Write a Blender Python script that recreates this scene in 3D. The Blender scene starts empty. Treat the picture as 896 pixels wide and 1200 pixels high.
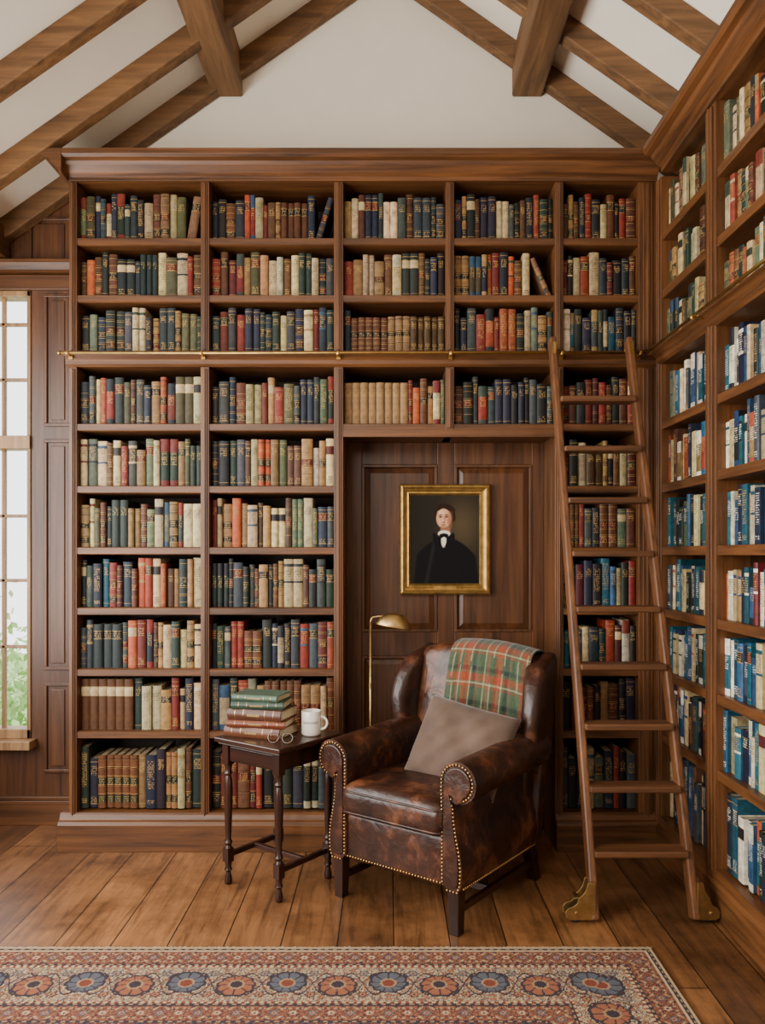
import bpy, math, random, bmesh
import numpy as np
from mathutils import Vector, Matrix
rnd = random.Random(7)
scene = bpy.context.scene
COLL = scene.collection

# ------------------------------------------------------------------ helpers
def lin(c):
    out = []
    for v in c[:3]:
        v = v/255.0
        out.append(v/12.92 if v <= 0.04045 else ((v+0.055)/1.055)**2.4)
    return tuple(out)

def rgba(c): return (*lin(c), 1.0)

class MB:
    def __init__(s): s.v=[]; s.f=[]
    def add(s, vs, fs, M=None):
        o=len(s.v)
        if M is not None: vs=[tuple(M @ Vector(p)) for p in vs]
        s.v += [tuple(p) for p in vs]
        s.f += [tuple(i+o for i in f) for f in fs]
        return s
    def box(s,x0,x1,y0,y1,z0,z1,M=None):
        vs=[(x0,y0,z0),(x1,y0,z0),(x1,y1,z0),(x0,y1,z0),(x0,y0,z1),(x1,y0,z1),(x1,y1,z1),(x0,y1,z1)]
        fs=[(0,3,2,1),(4,5,6,7),(0,1,5,4),(1,2,6,5),(2,3,7,6),(3,0,4,7)]
        return s.add(vs,fs,M)
    def extrude(s, poly, axis, a, b, M=None):
        n=len(poly); vs=[]
        for t in (a,b):
            for (p,q) in poly:
                if axis=='x': vs.append((t,p,q))
                elif axis=='y': vs.append((p,t,q))
                else: vs.append((p,q,t))
        fs=[tuple(range(n)), tuple(range(2*n-1,n-1,-1))]
        for i in range(n):
            j=(i+1)%n; fs.append((i,i+n,j+n,j))
        return s.add(vs,fs,M)
    def lathe(s, prof, c=(0,0,0), seg=24, M=None, sx=1, sy=1):
        vs=[];fs=[]
        for (r,z) in prof:
            for k in range(seg):
                a=2*math.pi*k/seg
                vs.append((c[0]+r*math.cos(a)*sx, c[1]+r*math.sin(a)*sy, c[2]+z))
        for i in range(len(prof)-1):
            for k in range(seg):
                k2=(k+1)%seg
                fs.append((i*seg+k,i*seg+k2,(i+1)*seg+k2,(i+1)*seg+k))
        fs.append(tuple(range(seg-1,-1,-1)))
        fs.append(tuple((len(prof)-1)*seg+k for k in range(seg)))
        return s.add(vs,fs,M)
    def tube(s, pts, r, seg=12, M=None, caps=True):
        pts=[Vector(p) for p in pts]; vs=[];fs=[]
        n=len(pts); prev=None
        for i,p in enumerate(pts):
            if i==0: d=pts[1]-pts[0]
            elif i==n-1: d=pts[-1]-pts[-2]
            else: d=(pts[i+1]-pts[i-1])
            d.normalize()
            if prev is None:
                u=d.cross(Vector((0,0,1)))
                if u.length<1e-3: u=d.cross(Vector((1,0,0)))
            else:
                u=prev-d*prev.dot(d)
            u.normalize(); prev=u; w=d.cross(u)
            rr = r[i] if isinstance(r,(list,tuple)) else r
            for k in range(seg):
                a=2*math.pi*k/seg
                vs.append(tuple(p+u*(rr*math.cos(a))+w*(rr*math.sin(a))))
        for i in range(n-1):
            for k in range(seg):
                k2=(k+1)%seg
                fs.append((i*seg+k,i*seg+k2,(i+1)*seg+k2,(i+1)*seg+k))
        if caps:
            fs.append(tuple(range(seg-1,-1,-1)))
            fs.append(tuple((n-1)*seg+k for k in range(seg)))
        return s.add(vs,fs,M)
    def ball(s,c,r,seg=10,rings=6,M=None,sc=(1,1,1)):
        vs=[];fs=[]
        for i in range(rings+1):
            ph=math.pi*i/rings
            for k in range(seg):
                a=2*math.pi*k/seg
                vs.append((c[0]+sc[0]*r*math.sin(ph)*math.cos(a),c[1]+sc[1]*r*math.sin(ph)*math.sin(a),c[2]+sc[2]*r*math.cos(ph)))
        for i in range(rings):
            for k in range(seg):
                k2=(k+1)%seg
                fs.append((i*seg+k,(i+1)*seg+k,(i+1)*seg+k2,i*seg+k2))
        return s.add(vs,fs,M)
    def beam(s,p0,p1,w,d,M=None,side=Vector((1,0,0))):
        p0=Vector(p0);p1=Vector(p1);a=(p1-p0).normalized()
        sd=(side-a*side.dot(a)).normalized(); n=a.cross(sd)
        vs=[]
        for p in (p0,p1):
            for (i,j) in ((-1,-1),(1,-1),(1,1),(-1,1)):
                vs.append(tuple(p+sd*(i*w/2)+n*(j*d/2)))
        fs=[(0,1,2,3),(7,6,5,4),(0,4,5,1),(1,5,6,2),(2,6,7,3),(3,7,4,0)]
        return s.add(vs,fs,M)
    def rbox(s,h,r,m=6,k=3,c=(0,0,0),deform=None,M=None):
        def coords(hh):
            band=[-(hh)+r*(1-math.cos(math.pi/2*i/k)) for i in range(k+1)]
            inner=[-(hh-r)+2*(hh-r)*i/m for i in range(1,m)]
            return band+inner+[-b for b in reversed(band)]
        C=[coords(h[0]),coords(h[1]),coords(h[2])]
        vs=[];fs=[];idx={}
        def vid(P):
            key=tuple(round(x,6) for x in P)
            if key in idx: return idx[key]
            inn=[max(-(h[i]-r),min(h[i]-r,P[i])) for i in range(3)]
            d=Vector([P[i]-inn[i] for i in range(3)])
            if d.length>1e-9: d=d.normalized()*r
            q=[inn[i]+d[i] for i in range(3)]
            if deform: q=deform(*q)
            idx[key]=len(vs); vs.append((q[0]+c[0],q[1]+c[1],q[2]+c[2])); return idx[key]
        for ax in range(3):
            b,cx=(ax+1)%3,(ax+2)%3
            for sg in (-1,1):
                for i in range(len(C[b])-1):
                    for j in range(len(C[cx])-1):
                        q=[]
                        for (ii,jj) in ((i,j),(i+1,j),(i+1,j+1),(i,j+1)):
                            P=[0,0,0];P[ax]=sg*h[ax];P[b]=C[b][ii];P[cx]=C[cx][jj]
                            q.append(vid(P))
                        if sg<0: q=q[::-1]
                        if len(set(q))>2: fs.append(tuple(dict.fromkeys(q)))
        return s.add(vs,fs,M)

def setp(ob,label=None,category=None,kind=None,group=None):
    if label: ob["label"]=label
    if category: ob["category"]=category
    if kind: ob["kind"]=kind
    if group: ob["group"]=group

def fin(mb,name,mat,parent=None,world=False,bevel=0,smooth=False,recalc=True,**kw):
    """build object; coordinates given in parent's frame (or world when world=True)"""
    V=np.array(mb.v,dtype=float)
    if world and parent is not None: V=V-np.array(parent.location)
    lo=V.min(0);hi=V.max(0)
    o=np.array([(lo[0]+hi[0])/2,(lo[1]+hi[1])/2,lo[2]])
    V=V-o
    me=bpy.data.meshes.new(name)
    me.from_pydata(V.tolist(),[],mb.f); 
    if recalc:
        bm=bmesh.new();bm.from_mesh(me);bmesh.ops.recalc_face_normals(bm,faces=bm.faces);bm.to_mesh(me);bm.free()
    me.materials.append(mat)
    if smooth: me.polygons.foreach_set('use_smooth',[True]*len(me.polygons))
    if smooth=='auto': me.set_sharp_from_angle(angle=math.radians(38))
    me.update()
    ob=bpy.data.objects.new(name,me); COLL.objects.link(ob)
    ob.location=o.tolist()
    if parent is not None: ob.parent=parent
    if bevel:
        b=ob.modifiers.new('bevel','BEVEL');b.width=bevel;b.segments=2;b.limit_method='ANGLE';b.angle_limit=math.radians(40)
    setp(ob,**kw)
    return ob

def empty(name,loc,rotz=0,**kw):
    e=bpy.data.objects.new(name,None);COLL.objects.link(e)
    e.location=loc;e.rotation_euler=(0,0,rotz);e.empty_display_size=.1
    setp(e,**kw);return e

# ------------------------------------------------------------------ materials
def mat_base(name):
    m=bpy.data.materials.new(name);m.use_nodes=True
    nt=m.node_tree;b=nt.nodes['Principled BSDF'];return m,nt,b
def N(nt,t,**kw):
    n=nt.nodes.new(t)
    for k,v in kw.items(): setattr(n,k,v)
    return n
def ramp(nt,stops):
    r=N(nt,'ShaderNodeValToRGB');e=r.color_ramp.elements
    while len(e)<len(stops): e.new(.5)
    for i,(p,c) in enumerate(stops): e[i].position=p;e[i].color=c if len(c)==4 else (*c,1)
    return r
def plain(name,c,rough=.5,metal=0,bump=0,bscale=200,var=.0,vscale=6,coat=0,sheen=0):
    m,nt,b=mat_base(name)
    b.inputs['Base Color'].default_value=rgba(c);b.inputs['Roughness'].default_value=rough;b.inputs['Metallic'].default_value=metal
    tc=N(nt,'ShaderNodeTexCoord')
    n=N(nt,'ShaderNodeTexNoise');n.inputs['Scale'].default_value=vscale;n.inputs['Detail'].default_value=4
    nt.links.new(tc.outputs['Object'],n.inputs['Vector'])
    L=lin(c);r=ramp(nt,[(.3,tuple(x*(1-var) for x in L)),(.7,tuple(min(1,x*(1+var)) for x in L))])
    nt.links.new(n.outputs['Fac'],r.inputs['Fac']);nt.links.new(r.outputs['Color'],b.inputs['Base Color'])
    if coat: b.inputs['Coat Weight'].default_value=coat
    if sheen: b.inputs['Sheen Weight'].default_value=sheen;b.inputs['Sheen Roughness'].default_value=.4
    if bump:
        n2=N(nt,'ShaderNodeTexNoise');n2.inputs['Scale'].default_value=bscale
        nt.links.new(tc.outputs['Object'],n2.inputs['Vector'])
        bp=N(nt,'ShaderNodeBump');bp.inputs['Strength'].default_value=bump;bp.inputs['Distance'].default_value=.003
        nt.links.new(n2.outputs['Fac'],bp.inputs['Height']);nt.links.new(bp.outputs['Normal'],b.inputs['Normal'])
    return m
def wood(name,dark,light,axis,rough=.38,fine=26):
    m,nt,b=mat_base(name)
    tc=N(nt,'ShaderNodeTexCoord');oi=N(nt,'ShaderNodeObjectInfo')
    mul=N(nt,'ShaderNodeMath',operation='MULTIPLY');mul.inputs[1].default_value=37
    nt.links.new(oi.outputs['Random'],mul.inputs[0])
    add=N(nt,'ShaderNodeVectorMath',operation='ADD')
    nt.links.new(tc.outputs['Object'],add.inputs[0]);nt.links.new(mul.outputs[0],add.inputs[1])
    mp=N(nt,'ShaderNodeMapping')
    sc=[fine]*3;sc['xyz'.index(axis)]=1.3
    mp.inputs['Scale'].default_value=sc
    nt.links.new(add.outputs[0],mp.inputs['Vector'])
    n=N(nt,'ShaderNodeTexNoise');n.inputs['Scale'].default_value=1;n.inputs['Detail'].default_value=7;n.inputs['Roughness'].default_value=.68;n.inputs['Distortion'].default_value=.6
    nt.links.new(mp.outputs[0],n.inputs['Vector'])
    r=ramp(nt,[(.30,lin(dark)),(.5,tuple((a+c)/2 for a,c in zip(lin(dark),lin(light)))),(.70,lin(light))])
    nt.links.new(n.outputs['Fac'],r.inputs['Fac'])
    n3=N(nt,'ShaderNodeTexNoise');n3.inputs['Scale'].default_value=1.7
    nt.links.new(add.outputs[0],n3.inputs['Vector'])
    hsv=N(nt,'ShaderNodeHueSaturation')
    mr=N(nt,'ShaderNodeMapRange');mr.inputs['To Min'].default_value=.64;mr.inputs['To Max'].default_value=1.34
    nt.links.new(n3.outputs['Fac'],mr.inputs['Value']);nt.links.new(mr.outputs[0],hsv.inputs['Value'])
    nt.links.new(r.outputs['Color'],hsv.inputs['Color']);nt.links.new(hsv.outputs[0],b.inputs['Base Color'])
    b.inputs['Roughness'].default_value=rough
    bp=N(nt,'ShaderNodeBump');bp.inputs['Strength'].default_value=.2;bp.inputs['Distance'].default_value=.002
    nt.links.new(n.outputs['Fac'],bp.inputs['Height']);nt.links.new(bp.outputs['Normal'],b.inputs['Normal'])
    return m

CD,CL=(44,25,12),(118,73,37)
WX=wood('case_wood_x',CD,CL,'x',.42);WY=wood('case_wood_y',CD,CL,'y',.42);WZ=wood('case_wood_z',CD,CL,'z',.42)
WIN=wood('case_wood_shaded',(24,15,8),(48,30,17),'z',.7)  # case wood darkened so shelf-recess shade is in the colour
PX=wood('panel_wood_z',(42,23,11),(104,62,31),'z',.42)
BX=wood('beam_wood_x',(68,44,23),(138,97,56),'x',.65,20);BY=wood('beam_wood_y',(68,44,23),(138,97,56),'y',.65,20)
MAH=wood('mahogany_z',(20,10,7),(60,31,19),'z',.3);MAHX=wood('mahogany_x',(20,10,7),(60,31,19),'x',.28)
LADZ=wood('ladder_wood_z',(62,37,20),(124,78,45),'z',.42);LADX=wood('ladder_wood_x',(56,34,18),(114,72,41),'x',.45)
PLASTER=plain('plaster',(240,231,213),.9,bump=.1,bscale=60,var=.02)
BRASS=plain('brass',(170,134,74),.36,1,var=.2,vscale=20)
ABRASS=plain('aged_brass',(176,146,94),.4,1,var=.2,vscale=30)
NAIL=plain('nail_brass',(190,150,96),.35,1)
GILT=plain('gilt_frame',(172,136,74),.45,.8,bump=.5,bscale=70,var=.3,vscale=30)
VELVET=plain('taupe_velvet',(92,72,60),.9,bump=.4,bscale=120,var=.25,vscale=8,sheen=.25)
CERAM=plain('ceramic',(226,220,208),.2,coat=.4,var=.02)
INKM=plain('mug_print',(40,44,50),.4)
PAGES=plain('page_paper',(206,190,156),.8,bump=.4,bscale=400,var=.08,vscale=90)
RUBBER=plain('rubber',(28,26,24),.6)
LENS=plain('tortoiseshell',(60,36,20),.25,coat=.5,var=.4,vscale=80)
GRASS=plain('grass',(150,180,110),.9,var=.3,vscale=12)
LEAF=plain('leaf',(160,194,120),.6,var=.4,vscale=8)

def leather():
    m,nt,b=mat_base('brown_leather')
    tc=N(nt,'ShaderNodeTexCoord')
    n=N(nt,'ShaderNodeTexNoise');n.inputs['Scale'].default_value=6.5;n.inputs['Detail'].default_value=8;n.inputs['Roughness'].default_value=.7
    nt.links.new(tc.outputs['Object'],n.inputs['Vector'])
    r=ramp(nt,[(.34,lin((24,12,8))),(.52,lin((54,28,17))),(.70,lin((118,70,42)))])
    nt.links.new(n.outputs['Fac'],r.inputs['Fac']);nt.links.new(r.outputs[0],b.inputs['Base Color'])
    n2=N(nt,'ShaderNodeTexNoise');n2.inputs['Scale'].default_value=12
    nt.links.new(tc.outputs['Object'],n2.inputs['Vector'])
    mr=N(nt,'ShaderNodeMapRange');mr.inputs['To Min'].default_value=.24;mr.inputs['To Max'].default_value=.5
    nt.links.new(n2.outputs['Fac'],mr.inputs['Value']);nt.links.new(mr.outputs[0],b.inputs['Roughness'])
    v=N(nt,'ShaderNodeTexVoronoi');v.inputs['Scale'].default_value=190
    nt.links.new(tc.outputs['Object'],v.inputs['Vector'])
    n4=N(nt,'ShaderNodeTexNoise');n4.inputs['Scale'].default_value=11;n4.inputs['Detail'].default_value=5;n4.inputs['Distortion'].default_value=1.2
    nt.links.new(tc.outputs['Object'],n4.inputs['Vector'])
    b1=N(nt,'ShaderNodeBump');b1.inputs['Strength'].default_value=.12;b1.inputs['Distance'].default_value=.002
    nt.links.new(v.outputs['Distance'],b1.inputs['Height'])
    b2=N(nt,'ShaderNodeBump');b2.inputs['Strength'].default_value=.42;b2.inputs['Distance'].default_value=.014
    nt.links.new(n4.outputs['Fac'],b2.inputs['Height']);nt.links.new(b1.outputs[0],b2.inputs['Normal'])
    nt.links.new(b2.outputs[0],b.inputs['Normal'])
    return m
LEATHER=leather()

def vcol(name,rough=.9,bump=.3,bscale=500,spec=.3,sheen=0):
    m,nt,b=mat_base(name)
    a=N(nt,'ShaderNodeVertexColor');a.layer_name='Col'
    nt.links.new(a.outputs['Color'],b.inputs['Base Color'])
    b.inputs['Roughness'].default_value=rough;b.inputs['Specular IOR Level'].default_value=spec
    if sheen: b.inputs['Sheen Weight'].default_value=sheen
    tc=N(nt,'ShaderNodeTexCoord');n=N(nt,'ShaderNodeTexNoise');n.inputs['Scale'].default_value=bscale
    nt.links.new(tc.outputs['Object'],n.inputs['Vector'])
    bp=N(nt,'ShaderNodeBump');bp.inputs['Strength'].default_value=bump;bp.inputs['Distance'].default_value=.002
    nt.links.new(n.outputs['Fac'],bp.inputs['Height']);nt.links.new(bp.outputs[0],b.inputs['Normal'])
    return m
RUGM=vcol('rug_wool',.95,.6,350,.1);THROWM=vcol('tartan_wool',.95,.6,600,.1,.2);PAINTM=vcol('oil_paint',.7,.1,120,.15)

def floor_mat():
    m,nt,b=mat_base('floor_boards')
    tc=N(nt,'ShaderNodeTexCoord')
    mp=N(nt,'ShaderNodeMapping');mp.inputs['Rotation'].default_value=(0,0,math.radians(90));mp.inputs['Location'].default_value=(.3,.05,0)
    nt.links.new(tc.outputs['Object'],mp.inputs['Vector'])
    bk=N(nt,'ShaderNodeTexBrick');bk.offset=.37;bk.inputs['Scale'].default_value=1
    bk.inputs['Brick Width'].default_value=2.1;bk.inputs['Row Height'].default_value=.21;bk.inputs['Mortar Size'].default_value=.0024;bk.inputs['Mortar Smooth'].default_value=.1
    bk.inputs['Color1'].default_value=rgba((98,64,38));bk.inputs['Color2'].default_value=rgba((150,103,64));bk.inputs['Mortar'].default_value=rgba((22,14,9))
    nt.links.new(mp.outputs[0],bk.inputs['Vector'])
    mp2=N(nt,'ShaderNodeMapping');mp2.inputs['Scale'].default_value=(26,1.8,1)
    nt.links.new(tc.outputs['Object'],mp2.inputs['Vector'])
    n=N(nt,'ShaderNodeTexNoise');n.inputs['Scale'].default_value=1;n.inputs['Detail'].default_value=8;n.inputs['Roughness'].default_value=.72;n.inputs['Distortion'].default_value=1.0
    nt.links.new(mp2.outputs[0],n.inputs['Vector'])
    r=ramp(nt,[(.3,(.28,.26,.24)),(.48,(.82,.8,.77)),(.72,(1.22,1.19,1.14))])
    nt.links.new(n.outputs['Fac'],r.inputs['Fac'])
    mx=N(nt,'ShaderNodeMixRGB',blend_type='MULTIPLY');mx.inputs[0].default_value=1
    nt.links.new(bk.outputs['Color'],mx.inputs[1]);nt.links.new(r.outputs[0],mx.inputs[2])
    n2=N(nt,'ShaderNodeTexNoise');n2.inputs['Scale'].default_value=4.5;n2.inputs['Detail'].default_value=9;n2.inputs['Roughness'].default_value=.7
    nt.links.new(tc.outputs['Object'],n2.inputs['Vector'])
    r2=ramp(nt,[(.34,(.5,.47,.44)),(.58,(1.12,1.12,1.12))]);nt.links.new(n2.outputs['Fac'],r2.inputs['Fac'])
    mx2=N(nt,'ShaderNodeMixRGB',blend_type='MULTIPLY');mx2.inputs[0].default_value=1
    nt.links.new(mx.outputs[0],mx2.inputs[1]);nt.links.new(r2.outputs[0],mx2.inputs[2])
    nt.links.new(mx2.outputs[0],b.inputs['Base Color'])
    mr=N(nt,'ShaderNodeMapRange');mr.inputs['To Min'].default_value=.24;mr.inputs['To Max'].default_value=.5
    nt.links.new(n2.outputs['Fac'],mr.inputs['Value']);nt.links.new(mr.outputs[0],b.inputs['Roughness'])
    bp=N(nt,'ShaderNodeBump');bp.inputs['Strength'].default_value=.5;bp.inputs['Distance'].default_value=.003;bp.invert=True
    nt.links.new(bk.outputs['Fac'],bp.inputs['Height']);nt.links.new(bp.outputs[0],b.inputs['Normal'])
    return m
FLOORM=floor_mat()

def book_mat():
    m,nt,b=mat_base('book_cover')
    a=N(nt,'ShaderNodeVertexColor');a.layer_name='Col'
    k=N(nt,'ShaderNodeVertexColor');k.layer_name='Ink'
    uv=N(nt,'ShaderNodeUVMap');uv.uv_map='UVMap'
    sx=N(nt,'ShaderNodeSeparateXYZ');nt.links.new(uv.outputs[0],sx.inputs[0])
    def M(op,a_,b_):
        n=N(nt,'ShaderNodeMath',operation=op)
        for i,x in enumerate((a_,b_)):
            if x is None: continue
            if isinstance(x,(int,float)): n.inputs[i].default_value=x
            else: nt.links.new(x,n.inputs[i])
        return n.outputs[0]
    ru=M('DIVIDE',sx.outputs[0],.0028);rv=M('DIVIDE',sx.outputs[1],.0088)
    fv=M('FRACT',rv,None);rowm=M('LESS_THAN',fv,.5)
    cb=N(nt,'ShaderNodeCombineXYZ');nt.links.new(M('FLOOR',ru,None),cb.inputs[0]);nt.links.new(M('FLOOR',rv,None),cb.inputs[1])
    wn=N(nt,'ShaderNodeTexWhiteNoise');wn.noise_dimensions='2D';nt.links.new(cb.outputs[0],wn.inputs['Vector'])
    let=M('GREATER_THAN',wn.outputs['Value'],.42)
    fac=M('MULTIPLY',M('MULTIPLY',rowm,let),M('MULTIPLY',k.outputs['Alpha'],.75))
    tc=N(nt,'ShaderNodeTexCoord');n=N(nt,'ShaderNodeTexNoise');n.inputs['Scale'].default_value=40;n.inputs['Detail'].default_value=4
    nt.links.new(tc.outputs['Object'],n.inputs['Vector'])
    r=ramp(nt,[(.3,(.58,.56,.54)),(.7,(1.14,1.14,1.14))]);nt.links.new(n.outputs['Fac'],r.inputs['Fac'])
    mm=N(nt,'ShaderNodeMixRGB',blend_type='MULTIPLY');mm.inputs[0].default_value=1
    nt.links.new(a.outputs['Color'],mm.inputs[1]);nt.links.new(r.outputs[0],mm.inputs[2])
    mx=N(nt,'ShaderNodeMixRGB');nt.links.new(fac,mx.inputs[0]);nt.links.new(mm.outputs[0],mx.inputs[1]);nt.links.new(k.outputs['Color'],mx.inputs[2])
    nt.links.new(mx.outputs[0],b.inputs['Base Color']);b.inputs['Roughness'].default_value=.55;b.inputs['Specular IOR Level'].default_value=.35
    return m
BOOKM=book_mat()

# ------------------------------------------------------------------ camera constants
EYE=1.45; F=952.0; CX=455.0; CY=650.0
D=4.0; S=F/D                      # bookcase front plane distance and its scale
def bx(px): return (px-CX)/S      # metre position on the bookcase front plane
def bz(py): return EYE-(py-CY)/S
cam=bpy.data.cameras.new('camera');co=bpy.data.objects.new('camera',cam);COLL.objects.link(co)
co.location=(0,0,EYE);co.rotation_euler=(math.radians(90),0,0)
cam.sensor_fit='HORIZONTAL';cam.sensor_width=36;cam.lens=F/896*36
cam.shift_x=(448-CX)/896;cam.shift_y=(CY-600)/896
cam.clip_start=.05
scene.camera=co

# ------------------------------------------------------------------ lights
w=bpy.data.worlds.new('world');scene.world=w;w.use_nodes=True
bg=w.node_tree.nodes['Background'];bg.inputs['Color'].default_value=(.97,.98,1,1);bg.inputs['Strength'].default_value=3.4
def arealight(name,loc,rot,sx,sy,e,c):
    l=bpy.data.lights.new(name,'AREA');l.shape='RECTANGLE';l.size=sx;l.size_y=sy;l.energy=e;l.color=c
    o=bpy.data.objects.new(name,l);COLL.objects.link(o);o.location=loc;o.rotation_euler=rot;return o
XL=-2.40
arealight('window_light',(XL-.02,2.85,1.75),(0,math.radians(-90),0),1.9,2.0,85,(1,.96,.89))
arealight('window_light',(XL-.02,.35,1.75),(0,math.radians(-90),0),1.9,2.2,205,(1,.96,.89))
arealight('fill_light',(-1.2,-.7,3.0),(math.radians(56),0,math.radians(-18)),1.2,1.0,60,(1,.94,.86))  # added fill lamp above and behind the camera, no real fixture

# ------------------------------------------------------------------ room shell
WB=4.38; XR=1.70; XC=-0.017; ZR=4.66; SL=.70
def ceilz(x): return ZR-SL*abs(x-XC)
YF=-1.2
fin(MB().box(XL-.1,XR+.1,YF,WB+.1,-.06,0),'floor',FLOORM,kind='structure',label='wide worn oak floorboards with a soft sheen')
b=MB()
b.add([(XL-.1,YF,ceilz(XL-.1)),(XC,YF,ZR),(XC,WB+.1,ZR),(XL-.1,WB+.1,ceilz(XL-.1)),
       (XL-.1,YF,ceilz(XL-.1)+.08),(XC,YF,ZR+.08),(XC,WB+.1,ZR+.08),(XL-.1,WB+.1,ceilz(XL-.1)+.08),
       (XR+.1,YF,ceilz(XR+.1)),(XR+.1,WB+.1,ceilz(XR+.1)),(XR+.1,YF,ceilz(XR+.1)+.08),(XR+.1,WB+.1,ceilz(XR+.1)+.08)],
      [(0,3,2,1),(1,2,9,8),(4,5,6,7),(5,10,11,6),(0,1,5,4),(1,8,10,5),(3,7,6,2),(2,6,11,9),(0,4,7,3),(8,9,11,10)])
fin(b,'ceiling',PLASTER,kind='structure',label='white plastered sloping ceiling')
b=MB().extrude([(XL-.1,0),(XR+.1,0),(XR+.1,ceilz(XR+.1)),(XC,ZR),(XL-.1,ceilz(XL-.1))],'y',YF-.1,YF)
fin(b,'wall_front_blocker',PX,kind='structure',label='unseen dark wood wall added to cut fill light')  # unseen wall, put in and kept dark to block frontal fill
# back wall with window opening at its outer end
WX0,WX1,WZ0,WZ1=-2.34,-1.925,.46,2.87
b=MB()
XS=-1.60
b.extrude([(XS,0),(XR+.1,0),(XR+.1,ceilz(XR+.1)),(XC,ZR),(XS,ceilz(XS))],'y',WB,WB+.1)
fin(b,'wall_back',PLASTER,kind='structure',label='white plastered gable wall')
b=MB()
b.box(XL-.1,WX0,WB,WB+.1,0,ceilz(WX0)-.0)
b.box(WX1,XS,WB,WB+.1,0,3.2)
b.box(WX0,WX1,WB,WB+.1,0,WZ0)
b.extrude([(WX0,WZ1),(WX1,WZ1),(WX1,ceilz(WX1)),(WX0,ceilz(WX0))],'y',WB,WB+.1)
b.extrude([(WX1,3.2),(XS,3.2),(XS,ceilz(XS)),(WX1,ceilz(WX1))],'y',WB,WB+.1)
fin(b,'wall_corner',PX,kind='structure',label='oak panelled wall beside the window')
# panel mouldings on that wall
def px(p,Y=WB): return (p-CX)*Y/F
def pz(p,Y=WB): return EYE-(p-CY)*Y/F
def frame_panel(b,x0,x1,z0,z1,Y,w=.018,t=.012,raised=True):
    for (a0,a1,c0,c1) in ((x0,x1,z1-w,z1),(x0,x1,z0,z0+w),(x0,x0+w,z0+w,z1-w),(x1-w,x1,z0+w,z1-w)):
        b.box(a0,a1,Y-t,Y,c0,c1)
    if raised: b.box(x0+w*2,x1-w*2,Y-t*.55,Y,z0+w*2,z1-w*2)
b=MB()
for (a,c) in ((500,345),(785,515),(905,800)):
    frame_panel(b,px(52),px(84),pz(a),pz(c),WB)
frame_panel(b,px(34),px(84),pz(312),pz(255),WB)
fin(b,'trim_1',PX,bevel=.004,kind='structure',label='recessed oak wall panels')
b=MB()
b.extrude([(WB,2.95),(WB-.05,2.97),(WB-.075,3.0),(WB-.075,3.02),(WB,3.03)],'x',XL,XS)
b.box(XL,XS,WB-.03,WB,2.87,2.95)
fin(b,'trim_2',WX,bevel=.003,kind='structure',label='moulded oak window head')
b=MB();b.box(XL,XS,WB-.03,WB,0,.13);b.box(XL,XS,WB-.02,WB,.13,.15)
fin(b,'baseboard_back',WX,bevel=.003,kind='structure',label='tall oak baseboard')
# window
b=MB()
b.box(WX0,WX0+.035,WB-.01,WB+.09,WZ0,WZ1);b.box(WX1-.02,WX1,WB-.01,WB+.09,WZ0,WZ1)
b.box(WX0,WX1,WB-.01,WB+.09,WZ1-.03,WZ1);b.box(WX0,WX1,WB-.01,WB+.09,WZ0,WZ0+.05)
b.box(WX0,WX1,WB-.02,WB+.09,2.02,2.09)
b.box(WX0-.03,WX1+.03,WB-.09,WB,WZ0-.045,WZ0)
for zz in (2.40,2.70): b.box(WX0,WX1,WB+.03,WB+.055,zz-.009,zz+.009)
for zz in (1.66,1.31,.95): b.box(WX0,WX1,WB+.03,WB+.055,zz-.009,zz+.009)
xm=px(5,WB+.04);b.box(xm-.01,xm+.01,WB+.03,WB+.055,WZ0,WZ1)
w1=fin(b,'window_1',wood('window_wood',(110,80,50),(176,136,92),'z',.5),bevel=.003,kind='structure',label='tall oak sash window with glazing bars')
# side walls
b=MB()
zc=ceilz(XL)
b.box(XL-.1,XL,YF,WB+.1,0,.55);b.box(XL-.1,XL,YF,WB+.1,2.75,zc+.06)
b.box(XL-.1,XL,3.9,WB+.1,.55,2.75);b.box(XL-.1,XL,1.6,1.8,.55,2.75);b.box(XL-.1,XL,YF,-.9,.55,2.75)
fin(b,'wall_left',PX,kind='structure',label='oak panelled wall with broad window openings')
fin(MB().box(XR,XR+.1,YF,WB+.1,0,ceilz(XR)+.05),'wall_right',PLASTER,kind='structure',label='white plastered wall')
# rafters
ti=3
for Y in (4.335,3.93,3.45,2.95,2.45,1.95,1.45):
    for sg in (-1,1):
        xe=XL+.0 if sg<0 else XR
        ze=ceilz(xe); h=.10
        poly=[(XC,ZR),(xe,ze),(xe,ze-h*1.22),(XC,ZR-h*1.22)]
        b=MB().extrude(poly,'y',Y-.038,Y+.038)
        o=fin(b,'trim_%d'%ti,BX,bevel=.006,kind='structure',label='exposed oak rafter on the sloping ceiling');ti+=1
for X in (-.865,.745):
    b=MB().box(X-.08,X+.08,YF+.2,WB,3.915,4.14)
    fin(b,'trim_%d'%ti,BY,bevel=.01,kind='structure',label='heavy oak purlin running under the rafters');ti+=1
b=MB().box(XL,-2.03,YF+.2,WB-.02,3.03,3.19);fin(b,'trim_%d'%ti,WY,bevel=.01,kind='structure',label='dark oak wall plate beam');ti+=1

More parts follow.
